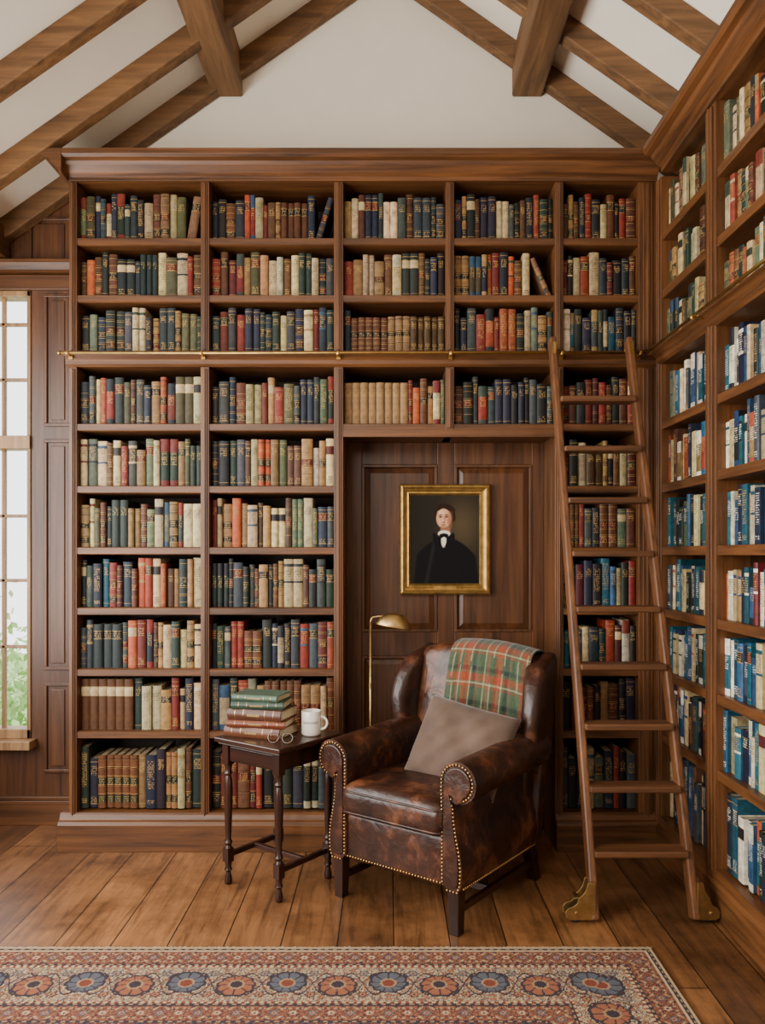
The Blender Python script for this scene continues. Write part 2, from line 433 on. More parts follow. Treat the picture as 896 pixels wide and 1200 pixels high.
# outside
fin(MB().box(-9,5,WB+.3,14,-.3,-.25),'ground',GRASS,kind='structure',label='lawn outside the window')
r2=random.Random(3)
b=MB()
for i in range(2600):
    c=Vector((-2.9+r2.gauss(0,.8),6.6+r2.gauss(0,.35),max(-.2,.25+r2.gauss(0,.33))))
    u=Vector((r2.uniform(-1,1),r2.uniform(-1,1),r2.uniform(-1,1))).normalized();w_=u.orthogonal().normalized()
    s_=r2.uniform(.03,.06)
    b.add([c-u*s_,c+w_*s_*.5,c+u*s_,c-w_*s_*.5],[(0,1,2,3)])
fin(b,'shrub',LEAF,kind='stuff',label='leafy pale green shrubs outside the window',category='shrub',recalc=False)

# ------------------------------------------------------------------ bookcase (long wall)
XF=1.32   # face of the return bookcase
case=empty('bookcase',(bx(420),4.0,0),label='tall built-in oak bookcase with moulded cornice and brass ladder rail',category='bookcase')
X0=bx(81)
bays=[(90,235),(245,391),(402,522),(532,650),(660,748)]
shelfy=[278,345,410,496,569,641,712,784,857,950]
topy=[215,289,356,430,504,580,650,722,793,865]
YB=4.37
def P(mb,name,mat,parent=case,**kw): return fin(mb,name,mat,parent=parent,world=True,**kw)
def stile(x0,x1,z0,z1,parent=case,face=4.0,depth=YB,nm='upright',orient='x'):
    b=MB(); w=x1-x0
    if orient=='x':
        b.box(x0,x1,face,depth,z0,z1)
        b.box(x0+w*.22,x1-w*.22,face-.007,face,z0+.01,z1-.01)
        b.box(x0+w*.42,x1-w*.42,face-.013,face,z0+.01,z1-.01)
    else:
        b.box(face,depth,x0,x1,z0,z1)
        b.box(face-.007,face,x0+w*.22,x1-w*.22,z0+.01,z1-.01)
        b.box(face-.013,face,x0+w*.42,x1-w*.42,z0+.01,z1-.01)
    return P(b,nm,WZ,parent=parent,bevel=.0025)
ZT=bz(213); ZL0,ZL1=bz(430),bz(413)
stl=[(81,90),(235,245),(391,402),(522,532),(650,660),(748,769)]
for i,(a,c) in enumerate(stl):
    stile(bx(a),bx(c),ZL1,ZT)
    z0=.0 if i!=3 else bz(504)
    stile(bx(a),bx(c),z0,ZL0)
# back panels
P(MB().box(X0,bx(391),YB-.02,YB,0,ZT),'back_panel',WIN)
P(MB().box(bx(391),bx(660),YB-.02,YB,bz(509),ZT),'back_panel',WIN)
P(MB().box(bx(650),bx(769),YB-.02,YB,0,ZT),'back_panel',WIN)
# ledge + cornice + plinths
b=MB();b.extrude([(YB,ZL0),(4.0,ZL0),(3.985,ZL0+.012),(3.985,ZL0+.03),(3.965,ZL1-.02),(3.965,ZL1),(YB,ZL1)],'x',X0-.012,bx(769))
P(b,'ledge',WX,bevel=.002)
zc0=bz(213)
prof=[(0,0),(.012,.0),(.012,.018),(.03,.03),(.055,.06),(.062,.075),(.088,.08),(.1,.092),(.1,.118),(0,.118)]
b=MB();b.extrude([(YB,zc0)]+[(4.0-p,zc0+q) for p,q in prof[1:-1]]+[(YB,zc0+.118)],'x',X0,XF)
b.extrude([(X0,zc0)]+[(X0-p,zc0+q) for p,q in prof[1:-1]]+[(X0,zc0+.118)],'y',3.9,YB)
P(b,'cornice',WX,bevel=.0015)
def plinth(xa,xb,side=True):
    b=MB();z1=bz(952)
    b.extrude([(YB,0),(3.955,0),(3.955,.13),(3.965,.145),(3.98,.15),(3.99,z1-.01),(4.0,z1),(YB,z1)],'x',xa,xb)
    P(b,'plinth',WX,bevel=.002)
plinth(bx(71),bx(402));plinth(bx(650),XF-.001)
# shelves
def shelfmesh(x0,x1,z,th,lip=.0):
    b=MB();b.box(x0,x1,4.012,YB-.02,z-th,z)
    b.extrude([(4.012,z-th),(4.004,z-th+.004),(4.004,z-.004),(4.012,z)],'x',x0,x1)
    return b
for bi,(a,c) in enumerate(bays):
    for ri,sy in enumerate(shelfy):
        if ri in(2,9): continue
        if bi in(2,3) and ri>3: continue
        th=.038
        P(shelfmesh(bx(a),bx(c),bz(sy),th if not(ri==3 and bi in(2,3)) else .055),'shelf',WX)
# alcove panelling
YN=4.30
xa,xb=bx(402),bx(650);zt=bz(496)-.0555
b=MB();b.box(xa,xb,YN,YN+.05,0,zt)
cols=[(408,423),(513,532),(622,640)]
def nx_(p): return (p-CX)*YN/F
def nz_(p): return EYE-(p-CY)*YN/F
b.box(xa,nx_(424),YN-.018,YN,0,zt);b.box(nx_(512),nx_(532),YN-.018,YN,0,zt);b.box(nx_(622),xb,YN-.018,YN,0,zt)
for (u,l) in ((505,545),(740,768),(935,1000)):
    for (p,q) in ((424,512),(532,622)):
        b.box(nx_(p),nx_(q),YN-.018,YN,max(0,nz_(l)),min(zt,nz_(u)))
P(b,'alcove_panelling',PX,bevel=.003)
b=MB()
for (p,q) in ((424,512),(532,622)):
    for (u,l) in ((545,740),(768,935)):
        x0,x1,z1,z0=nx_(p),nx_(q),nz_(u),nz_(l)
        frame_panel(b,x0,x1,z0,z1,YN,w=.014,t=.024,raised=False)
        m=.045
        b.add([(x0+.014,YN-.001,z0+.014),(x1-.014,YN-.001,z0+.014),(x1-.014,YN-.001,z1-.014),(x0+.014,YN-.001,z1-.014),
               (x0+m,YN-.014,z0+m),(x1-m,YN-.014,z0+m),(x1-m,YN-.014,z1-m),(x0+m,YN-.014,z1-m)],
              [(4,5,6,7),(0,1,5,4),(1,2,6,5),(2,3,7,6),(3,0,4,7)])
P(b,'raised_panel',PX,bevel=.002)
b=MB();b.box(xa,xb,4.0,4.012,bz(512),bz(503)) ;P(b,'alcove_trim',WX,bevel=.002)
# rail
RY=3.925;RZ=EYE+(650-413.5)*RY/F
b=MB().tube([(X0-.01,RY,RZ),(XF-.07,RY,RZ)],.0075,12);b.ball((X0-.018,RY,RZ),.011)
P(b,'ladder_rail',BRASS,smooth=True)
for a in (86,240,397,527,655,745):
    b=MB();X=bx(a);b.tube([(X,RY,RZ),(X,3.97,RZ-.006)],.005,8);b.lathe([(.009,-.009),(.011,0),(.009,.009)],(X,RY,RZ),12)
    b.box(X-.009,X+.009,3.962,3.97,RZ-.022,RZ+.008)
    P(b,'rail_bracket',BRASS)

# ------------------------------------------------------------------ return bookcase
case2=empty('bookcase',(1.5,3.0,0),label='tall built-in oak bookcase returning along the side wall',category='bookcase')
XBk=XR-.005
ystl=[(3.94,3.998),(3.28,3.387),(2.62,2.72),(1.98,2.06)]
yb=[(3.387,3.94),(2.72,3.28),(2.06,2.62)]
for (a,c) in ystl:
    stile(a,c,0,ZT,parent=case2,face=XF,depth=XBk,orient='y')
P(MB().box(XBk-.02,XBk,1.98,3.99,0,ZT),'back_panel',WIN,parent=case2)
b=MB();b.extrude([(XBk,ZL0),(XF,ZL0),(XF-.015,ZL0+.012),(XF-.015,ZL0+.03),(XF-.035,ZL1-.02),(XF-.035,ZL1),(XBk,ZL1)],'y',1.98,3.965)
P(b,'ledge',WY,parent=case2,bevel=.002)
b=MB();b.extrude([(XBk,zc0)]+[(XF-p,zc0+q) for p,q in prof[1:-1]]+[(XBk,zc0+.118)],'y',1.95,3.9)
P(b,'cornice',WY,parent=case2,bevel=.0015)
b=MB();z1=bz(952);b.extrude([(XBk,0),(XF-.018,0),(XF-.018,.13),(XF-.01,.145),(XF-.004,z1),(XBk,z1)],'y',1.98,3.95)
P(b,'plinth',WY,parent=case2,bevel=.002)
for (y0,y1) in yb:
    for ri,sy in enumerate(shelfy):
        if ri in (2,9): continue
        z=bz(sy)
        P(MB().box(XF+.006,XBk-.02,y0,y1,z-.04,z),'shelf',WY,parent=case2,bevel=.003)
RX=XF-.075
P(MB().tube([(RX,1.98,RZ),(RX,RY-.01,RZ)],.0075,12),'ladder_rail',BRASS,parent=case2,smooth=True)
for y in (3.33,2.67,2.02):
    b=MB();b.tube([(RX,y,RZ),(XF-.03,y,RZ-.006)],.005,8);b.lathe([(.009,-.009),(.011,0),(.009,.009)],(RX,y,RZ),12)
    P(b,'rail_bracket',BRASS,parent=case2)

# ------------------------------------------------------------------ books
PAL=dict(k=(24,23,24),n=(28,35,48),b=(40,68,100),d=(28,42,35),g=(82,92,70),o=(70,66,42),t=(136,103,63),c=(178,157,116),
 w=(200,190,166),r=(112,36,24),m=(74,26,24),a=(148,66,36),u=(82,49,27),s=(52,59,60),e=(24,76,90),y=(156,120,58),p=(152,88,76))
CN=dict(k='black',n='navy blue',b='blue',d='dark green',g='sage green',o='olive',t='tan',c='cream',w='white',r='red',m='maroon',a='orange-red',u='brown',s='slate grey',e='teal',y='ochre',p='pink')
GOLD=(178,142,78)
BACK={
 0:["gonscndsdkcutcot","nkunarcrutuuuuns","tcunndccsunnds","ntkunnccskunrdk","utunrkcukru"],
 1:["uaudukkndddcocru","rumrtotcwucddcns","rtcctucddudnk","ttoonarnauct","rkcrcnrknu"],
 2:["kgnddsccktddtood","drsrnndndcsncrnd","nuuuuutttuuuuu","knsraraadcgts","wednsdcenks"],
 3:["nscardousntarooc","ksnuccrtrosnndgd","ttttttttrautcg","uksrsnnknksks","rudrmrudur"],
 4:["cgcucrstgcddtodd","kndsucaatguutwtc",None,None,"mkcuutkucm"],
 5:["tcounddttugcgtscc","rctatcutccuggcgns",None,None,"duursduugu"],
 6:["ksnermnuarcautdtc","dddksdsutnutccuksd",None,None,"tdmnkebcdr"],
 7:["sndddsarnutcdctc","ndsrruudncksrsma",None,None,"ekscndrmwk"],
 8:["uuuuuudcctrcnc","scdrgtuuuuuttcu",None,None,"krmuktukn"],
 9:["dnuuuuutnkttcud","krrumrkudsddss",None,None,"snkcgnrks"]}
RIGHT=[["coctgcdcugct","gcoctdakugdoct","ctgcaockuoc"],
 ["otgcodccdust","catdgucdtoac","gctcactuo"],
 ["gddcodgdctgc","oaudacgcotdac","cogtcauoc"],
 ["gcedcwskbcedgc","ewsnbckewdwbsw","webcwsekw"],
 ["acutcanctaucr","wckewbtscadewb","cwebwsck"],
 ["eskdegbncdekeg","ewbnecwnedcwe","wbewcwse"],
 ["ncsebcdsnecsb","awctnebrwcadbw","wcawbwre"],
 ["ebcnwesbckdebn","ewebsebceewbnw","ebwewcbe"],
 ["uncebcdusbnucs","ecenbwecsebew","bewcwebc"],
 ["cknescdbuscnke","bnewbbednbewbw","webnwbew"]]
BOOKS=[]
def jit(c,r,amt=.18):
    k=1+r.uniform(-amt,amt)
    return tuple(max(8,min(240,v*k+r.uniform(-6,6))) for v in c)
def mk_spec(l,r,modern,uniform=None):
    col=jit(PAL[l],r)
    if modern: st=r.choice(['jacket','jacket','jacket','cloth'])
    elif l in 'utm': st=r.choice(['leather','leather','cloth'])
    elif l in 'cwgpe': st=r.choice(['jacket','cloth','cloth','jacket'])
    else: st=r.choice(['cloth','cloth','cloth','leather','jacket'])
    light=sum(col)>360
    return dict(l=l,col=col,style=st,ink=(54,38,28) if light else (GOLD if not modern or r.random()<.3 else (220,214,200)),seed=r.random())
def fill(s,start,length,z0,hmax,place,modern,row,lean=0,leanang=0,depth=.19,third=False,hvar=.24):
    r=random.Random(sum(ord(c)*(i+3) for i,c in enumerate(s))+row*91+int(start*77))
    n=len(s)
    L=length-.004
    hs=[hmax*(1-hvar*r.random()**1.3) for _ in range(n)]
    th=[r.uniform(.65,1.35) for _ in range(n)]
    for i in range(1,n):
        if s[i]==s[i-1]: hs[i]=hs[i-1];th[i]=th[i-1]
    extra=0
    if lean: extra=hs[-1]*math.sin(abs(leanang))+.002
    sc=(L-extra)/sum(th); th=[t*sc for t in th]
    cur=.002;
    for i in range(n):
        sp=mk_spec(s[i],r,modern)
        if i and s[i]==s[i-1]:
            sp=dict(BOOKS[-1]['sp']);
        dep=depth*r.uniform(.85,1.0);setb=r.uniform(0,.018)
        if lean and i==n-1:
            if leanang>0:
                piv=cur+th[i]*1.0+.002; tilt=leanang; side=1
            else:
                piv=cur+hs[i]*math.sin(-leanang); tilt=leanang; side=-1
            BOOKS.append(dict(t=th[i]*.97,h=hs[i]*.97,d=dep,sp=sp,pos=piv,side=side,tilt=tilt,z=z0,start=start,place=place,setb=setb,row=row,third=third,modern=modern))
        else:
            BOOKS.append(dict(t=th[i]*.965,h=hs[i],d=dep,sp=sp,pos=cur+th[i]/2,side=0,tilt=0,z=z0,start=start,place=place,setb=setb,row=row,third=third,modern=modern))
        cur+=th[i]
hmaxpx=[56,54,53,58,57,59,59,58,62,74]
leans={(0,0):.16,(1,0):.3,(3,1):-.42}
for ri in range(10):
    for bi,(a,c) in enumerate(bays):
        s=BACK[ri][bi]
        if not s: continue
        la=leans.get((bi,ri),0)
        fill(s,bx(a),bx(c)-bx(a),bz(shelfy[ri])+.0005,hmaxpx[ri]/S*.985,'back',False,ri,lean=1 if la else 0,leanang=la)
hmaxR=[60,54,53,60,60,60,60,60,61,80]
for ri in range(10):
    for bi,(y0,y1) in enumerate(yb):
        fill(RIGHT[ri][bi],y1,y1-y0,bz(shelfy[ri])+.0005,min(hmaxR[ri],(shelfy[ri]-topy[ri])-4)/S*.99,'right',ri>2,ri,third=(bi==2),hvar=.26)

def book_geo(B):
    t,h,dp,sp=B['t'],B['h'],B['d'],B['sp']
    r=random.Random(int(sp['seed']*1e6))
    col=lin(sp['col']);ink=lin(sp['ink']);gold=lin(GOLD);st=sp['style']
    Ns=6;bul=min(.3*t,.009)*(0.25 if B['modern'] and r.random()<.6 else 1)
    segs=[] # z0,z1,color,inkalpha,offset
    dark=tuple(c*.45 for c in col)
    if st=='leather':
        nb=5;lab=r.choice([(90,24,20),(24,40,30),(24,23,24),(70,34,18)]);labc=lin(lab)
        labels={3:labc};
        if r.random()<.6: labels[1]=labc if r.random()<.5 else lin((30,30,32))
        bandw=.006
        edges=[.0]+[h*.10+h*.84*i/nb for i in range(nb+1)]+[h]
        for i in range(len(edges)-1):
            a,b_=edges[i],edges[i+1]
            c=labels.get(i,col);ia=1 if i in labels else (.0)
            g=.0018
            if i==0: segs.append((a,b_,c,0,0))
            elif i==len(edges)-2:
                segs.append((a,b_,c,0,0))
            else:
                segs.append((a,a+g,gold if r.random()<.7 else c,0,0));segs.append((a+g,b_-bandw-g,c,ia,0));segs.append((b_-bandw-g,b_-bandw,gold if r.random()<.7 else c,0,0))
                segs.append((b_-bandw,b_,dark if r.random()<.5 else col,0,.0022))
    elif st=='cloth':
        g=.002;k=r.choice([0,1,2])
        m=h*.07
        segs.append((0,m,col,0,0));segs.append((m,m+g,gold if k else col,0,0))
        a=m+g
        if k==2: segs.append((a,h*.22,col,1,0));a=h*.22
        segs.append((a,h*.66,col,0,0));a=h*.66
        if r.random()<.35:
            lc=r.choice([(24,26,30),(90,26,22),(186,168,130),(28,42,34)])
            segs.append((a,a+g,gold,0,0));segs.append((a+g,h*.84,lin(lc),1,0));segs.append((h*.84,h*.84+g,gold,0,0));a=h*.84+g
        else: segs.append((a,h*.84,col,1,0));a=h*.84
        segs.append((a,h-m-g,col,0,0));segs.append((h-m-g,h-m,gold if k else col,0,0));segs.append((h-m,h,col,0,0))
    else:
        c2=r.choice([(28,31,36),(108,38,28),(188,172,136),(40,64,88),(150,122,76),(42,58,48)]) if not B['modern'] else r.choice([(210,204,188),(24,70,90),(30,50,84),(200,192,174),(24,28,36),(156,66,42)])
        c2=lin(jit(c2,r,.1));k=r.random()
        if k<.35: segs=[(0,h*.08,col,0,0),(h*.08,h*.16,col,1,0),(h*.16,h*.35,col,0,0),(h*.35,h*.9,col,.9,0),(h*.9,h,col,0,0)]
        elif k<.7: segs=[(0,h*.1,col,0,0),(h*.1,h*.5,col,0,0),(h*.5,h*.54,c2,0,0),(h*.54,h*.84,col,1,0),(h*.84,h*.9,c2,0,0),(h*.9,h,col,0,0)]
        else: segs=[(0,h*.12,c2,0,0),(h*.12,h*.45,col,0,0),(h*.45,h*.72,col,1,0),(h*.72,h,c2,0,0)]
    V=[];Fc=[];C=[];I=[];UV=[]
    uo=r.uniform(0,5);vo=r.randrange(400)*.0088*7
    prev=None
    for (a,b_,c,ia,off) in segs:
        if b_-a<1e-5: continue
        rings=[]
        for z in (a,b_):
            ids=[]
            for i in range(Ns+1):
                q=-1+2*i/Ns
                x=q*t/2; y=-(bul+off)*math.sqrt(max(0,1-q*q*.92)) + bul*.28
                ids.append(len(V));V.append((x,y,z))
            rings.append(ids)
        if prev is not None and abs(prev[1]-off)>1e-6:
            for i in range(Ns):
                Fc.append((prev[0][i],prev[0][i+1],rings[0][i+1],rings[0][i]));C.append(c);I.append((*ink,0));UV.append([(0,0)]*4)
        for i in range(Ns):
            Fc.append((rings[0][i],rings[0][i+1],rings[1][i+1],rings[1][i]));C.append(c)
            al=ia if 1<=i<=Ns-2 else 0
            I.append((*ink,al))
            UV.append([(uo+V[j][0],vo+V[j][2]) for j in Fc[-1]])
        if prev is None:
            Fc.append(tuple(rings[0][::-1]));C.append(col);I.append((*ink,0));UV.append([(0,0)]*(Ns+1))
        prev=(rings[1],off)
    Fc.append(tuple(prev[0]));C.append(col);I.append((*ink,0));UV.append([(0,0)]*(Ns+1))
    def bx_(x0,x1,y0,y1,z0,z1,c):
        o=len(V);V.extend([(x0,y0,z0),(x1,y0,z0),(x1,y1,z0),(x0,y1,z0),(x0,y0,z1),(x1,y0,z1),(x1,y1,z1),(x0,y1,z1)])
        for f in [(0,3,2,1),(4,5,6,7),(0,1,5,4),(1,2,6,5),(2,3,7,6),(3,0,4,7)]:
            Fc.append(tuple(o+i for i in f));C.append(c);I.append((*ink,0));UV.append([(0,0)]*4)
    bw=.0028
    ys=0
    bx_(-t/2,-t/2+bw,ys,dp,0,h,col);bx_(t/2-bw,t/2,ys,dp,0,h,col)
    bx_(-t/2+bw,t/2-bw,ys,dp-.004,.003,h-.004,lin((180,164,130)))
    return V,Fc,C,I,UV
def book_matrix(B):
    if B['place']=='back':
        base=Matrix.Translation((B['start'],4.038+B['setb'],B['z']))
    else:
        base=Matrix.Translation((XF+.032+B['setb'],B['start'],B['z']))@Matrix.Rotation(-math.pi/2,4,'Z')
    if B['side']==0: return base@Matrix.Translation((B['pos'],0,0))
    R=Matrix.Rotation(B['tilt'],4,'Y')
    return base@Matrix.Translation((B['pos'],0,0))@R@Matrix.Translation((-B['side']*B['t']/2,0,0))
def make_mesh(name,V,Fc,C,I,UV,mat):
    me=bpy.data.meshes.new(name);me.from_pydata(V,[],Fc)
    me.color_attributes.new('Col','FLOAT_COLOR','CORNER');me.color_attributes.new('Ink','FLOAT_COLOR','CORNER');me.uv_layers.new(name='UVMap')
    cc=[];ii=[];uu=[]
    for f,c,i,u in zip(Fc,C,I,UV):
        for k in range(len(f)):
            cc.extend((*c,1));ii.extend(i);uu.extend(u[k])
    me.color_attributes['Col'].data.foreach_set('color',cc);me.color_attributes['Ink'].data.foreach_set('color',ii);me.uv_layers['UVMap'].data.foreach_set('uv',uu)
    me.materials.append(mat);me.update();return me
def area(B):
    M=book_matrix(B);p=[]
    for (x,z) in ((-B['t']/2,0),(B['t']/2,B['h'])):
        q=M@Vector((x,0,z));p.append((CX+q.x*F/q.y,CY-(q.z-EYE)*F/q.y))
    if B['third'] or (p[0][0]+p[1][0])/2>896: return 0
    return abs((p[1][0]-p[0][0])*(p[1][1]-p[0][1]))
order=sorted(range(len(BOOKS)),key=lambda i:-area(BOOKS[i]))
ind=set(order[:294])
stn=dict(leather='leather-bound book with raised bands',cloth='cloth-bound book with gilt spine lettering',jacket='hardback book in a paper jacket')
rown=['top','second','third','fourth','fifth','sixth','seventh','eighth','ninth','bottom']
SV,SF,SC,SI,SU=[],[],[],[],[]
for i,B in enumerate(BOOKS):
    V,Fc,C,I,UV=book_geo(B);M=book_matrix(B)
    if i in ind:
        me=make_mesh('book',V,Fc,C,I,UV,BOOKM)
        ob=bpy.data.objects.new('book',me);COLL.objects.link(ob);ob.matrix_world=M
        lb=CN[B['sp']['l']]+' '+stn[B['sp']['style']]
        lb+=', leaning sideways' if B['tilt'] else ', upright on shelf'
        setp(ob,label=lb,category='book',group='books on the %s shelf of the %s bookcase'%(rown[B['row']],'main' if B['place']=='back' else 'return'))
    else:
        o=len(SV);SV+= [tuple(M@Vector(v)) for v in V];SF+=[tuple(o+k for k in f) for f in Fc];SC+=C;SI+=I;SU+=UV
me=make_mesh('book',SV,SF,SC,SI,SU,BOOKM);ob=bpy.data.objects.new('book',me);COLL.objects.link(ob)
setp(ob,label='many more old cloth and leather books filling the shelves',category='book',kind='stuff')

# ------------------------------------------------------------------ numpy coloured grids
def grid_obj(name,P3,colr,mat,parent=None,closed=False,solid=0,**kw):
    ny,nx=P3.shape[:2]
    V=P3.reshape(-1,3);o=np.array([V[:,0].mean(),V[:,1].mean(),V[:,2].min()]);V=V-o
    idx=np.arange(ny*nx).reshape(ny,nx)
    Fq=np.stack([idx[:-1,:-1],idx[:-1,1:],idx[1:,1:],idx[1:,:-1]],-1).reshape(-1,4)
    me=bpy.data.meshes.new(name);me.from_pydata(V.tolist(),[],Fq.tolist())
    ca=me.color_attributes.new('Col','FLOAT_COLOR','POINT')
    cc=np.ones((ny*nx,4));cc[:,:3]=colr.reshape(-1,3);ca.data.foreach_set('color',cc.ravel())
    me.materials.append(mat);me.polygons.foreach_set('use_smooth',[True]*len(me.polygons))
    ob=bpy.data.objects.new(name,me);COLL.objects.link(ob);ob.location=o.tolist()
    if parent: ob.parent=parent
    if solid:
        s=ob.modifiers.new('solid','SOLIDIFY');s.thickness=solid;s.offset=0
    setp(ob,**kw);return ob
def LN(c): return np.array(lin(c))
def sst(a,b,x): 
    t=np.clip((x-a)/(b-a),0,1);return t*t*(3-2*t)
def mix(A,c,m): return A*(1-m[...,None])+np.asarray(c)*m[...,None]

# rug
RX0,RX1,RY0,RY1=-2.05,.964,.95,2.985
xs=np.concatenate([np.linspace(RX0,-1.5,60,endpoint=False),np.arange(-1.5,RX1,.0028),[RX1]])
ys=np.concatenate([np.linspace(RY0,2.42,120,endpoint=False),np.arange(2.42,RY1,.0032),[RY1]])
Xg,Yg=np.meshgrid(xs,ys)
dl,dr,db,df=Xg-RX0,RX1-Xg,RY1-Yg,Yg-RY0
dd=np.minimum(np.minimum(dl,dr),np.minimum(db,df))
horiz=(np.minimum(db,df)<=np.minimum(dl,dr))
ss=np.where(horiz,Xg,Yg)
CRM,NAV,RED,RUS,BLU,PNK,OLV,TAN=LN((196,172,138)),LN((36,37,52)),LN((116,54,42)),LN((146,88,64)),LN((80,88,100)),LN((170,126,98)),LN((98,86,60)),LN((158,128,96))
def rosette(col,u,v,R,petal,c1,c2,c3,ph=0):
    r=np.hypot(u,v);th=np.arctan2(v,u)
    rr=R*(.84+.16*np.cos(petal*th+ph))
    col=mix(col,NAV,(r<rr*1.14).astype(float));col=mix(col,c1,(r<rr).astype(float));col=mix(col,c2,(r<rr*.62).astype(float));col=mix(col,c3,(r<rr*.3).astype(float));return col
def ornament(c,U_,V_,k,seed,pal,dens=.75):
    """mirror-symmetric arabesque level sets"""
    R=np.random.RandomState(seed);f=np.zeros(U_.shape)
    g=np.zeros(U_.shape)
    for q in range(7):
        a,b_,p1,p2=R.uniform(.6,1.8)*k,R.uniform(.6,1.8)*k,R.uniform(0,6.28),R.uniform(0,6.28)
        f+=np.cos(a*np.abs(U_)+p1)*np.cos(b_*np.abs(V_)+p2)
        g+=np.cos(b_*np.abs(U_)+p2)*np.cos(a*np.abs(V_)+p1)
    n=f+.6*np.sin(2.2*g)
    c=mix(c,pal[0],(np.abs(n)<.30*dens).astype(float))
    c=mix(c,pal[1],(n>1.4).astype(float));c=mix(c,pal[0],(np.abs(n-1.4)<.18).astype(float))
    c=mix(c,pal[2],(n<-1.4).astype(float));c=mix(c,pal[0],(np.abs(n+1.4)<.18).astype(float))
    c=mix(c,pal[3],(np.abs(n)>2.6).astype(float));return c
def band(lo,hi,ground,period,fn):
    global colr
    m=(dd>=lo)&(dd<hi);w=hi-lo
    v=(dd-(lo+hi)/2);u=(np.mod(ss,period)-period/2)
    c=np.broadcast_to(ground,colr.shape).copy();c=fn(c,u,v,period,w)
    colr=np.where(m[...,None],c,colr)
colr=np.broadcast_to(CRM*.9,Xg.shape+(3,)).copy()
def f_small(c,u,v,p,w):
    c=ornament(c,u,v,150,4,(NAV,TAN,RED,CRM),.8)
    c=rosette(c,u,v,w*.24,6,RUS,CRM,NAV)
    for sx in (-1,1): c=rosette(c,u-sx*p*.5,v,w*.20,5,BLU,PNK,RED)
    return c
def f_stripe(c,u,v,p,w):
    return mix(c,TAN,(np.abs(u)<p*.24).astype(float)*(np.abs(v)<w*.22))
def f_main(c,u,v,p,w):
    # leafy arabesque on cream with scrolling vines, palmettes and small blossoms
    c=ornament(c,u,v,120,11,(NAV,TAN,BLU,RUS),1.15)
    for ph in (0,math.pi):
        vine=np.abs(v-w*.30*np.sin(4*np.pi*u/p+ph))<.0052
        c=mix(c,NAV,vine.astype(float))
    def palm(c,uu,vv,R,c1,c2):
        # pointed shield-shaped palmette with toothed rim
        r=np.hypot(uu,vv);th=np.arctan2(uu,vv)
        pm=R*(.72+.34*np.abs(np.cos(th/2))**3+.10*np.abs(np.sin(5*th)))
        c=mix(c,NAV,(r<pm*1.1).astype(float));c=mix(c,c1,(r<pm*.94).astype(float))
        c=mix(c,NAV,((r<pm*.94)&(r>pm*.3)&(np.abs(np.sin(4.5*th))<.26)).astype(float))
        c=mix(c,TAN,(r<pm*.46).astype(float));c=mix(c,c2,(r<pm*.34).astype(float));return c
    c=palm(c,u,v,w*.30,RUS,NAV)
    for sx in (-1,1):
        c=palm(c,u-sx*p*.5,-v,w*.30,BLU,RED)
        for sv in (-1,1):
            c=rosette(c,u-sx*p*.25,v-sv*w*.30,w*.085,6,RED if sv>0 else BLU,TAN,NAV)
            c=rosette(c,u-sx*p*.13,v+sv*w*.38,w*.05,5,RUS,TAN,NAV)
    return c
def f_field(c,u,v,p,w):
    P_=.17
    U=np.mod(Xg+.5*P_*(np.floor(Yg/P_)%2),P_)-P_/2;Vv=np.mod(Yg,P_)-P_/2
    c=ornament(c,U,Vv,110,23,(NAV,TAN,BLU,CRM),.9)
    c=rosette(c,U,Vv,.036,8,NAV,CRM,RED)
    for (ox,oy,cc1,cc2) in ((.05,.05,BLU,CRM),(-.05,.05,CRM,NAV),(.05,-.05,PNK,NAV),(-.05,-.05,NAV,PNK)):
        c=rosette(c,U-ox,Vv-oy,.015,5,cc1,cc2,RUS)
    return c
band(.012,.026,NAV,.03,f_stripe)
band(.026,.034,CRM,.03,lambda c,u,v,p,w:c)
band(.034,.122,RUS*.9,.12,f_small)
band(.122,.136,NAV,.03,f_stripe)
band(.136,.146,CRM,.024,lambda c,u,v,p,w: mix(c,RED,(np.abs(u)<.006).astype(float)))
band(.146,.365,CRM,.34,f_main)
band(.365,.375,CRM*.9,.024,lambda c,u,v,p,w: mix(c,RED,(np.abs(u)<.006).astype(float)))
band(.375,.389,NAV,.03,f_stripe)
band(.389,.47,RUS*.9,.12,f_small)
band(.47,.484,NAV,.03,f_stripe)
band(.484,9,RED*.95,.2,f_field)
nz=np.random.RandomState(1).rand(*Xg.shape)
rows=.93+.07*np.sin(Yg*900)
# overall wear: slightly faded toward tan
colr=colr*.88+np.array(lin((140,112,90)))*.12
colr=colr*(.8+.3*nz)[...,None]*rows[...,None]
Zg=.008+.0012*nz
Zg[0,:]=Zg[-1,:]=.001;Zg[:,0]=Zg[:,-1]=.001
rug=empty('rug',((RX0+RX1)/2,(RY0+RY1)/2,0),label='faded rust, navy and cream patterned oriental wool rug',category='rug')
P3=np.stack([Xg-(RX0+RX1)/2,Yg-(RY0+RY1)/2,Zg],-1)
grid_obj('pile',P3,colr,RUGM,parent=rug)
b=MB();r2=random.Random(5)
x=RX0
while x<RX1:
    w_=r2.uniform(.004,.007);l=r2.uniform(.010,.020);dx=r2.uniform(-.006,.006)
    b.add([(x,RY1-.003,.006),(x+w_,RY1-.003,.006),(x+w_*.7+dx,RY1+l,.002),(x+w_*.3+dx,RY1+l,.002)],[(0,1,2,3)])
    x+=w_*1.15
fr=fin(b,'fringe',plain('fringe_cotton',(196,180,150),.9),parent=rug,world=True,kind='stuff',recalc=False)

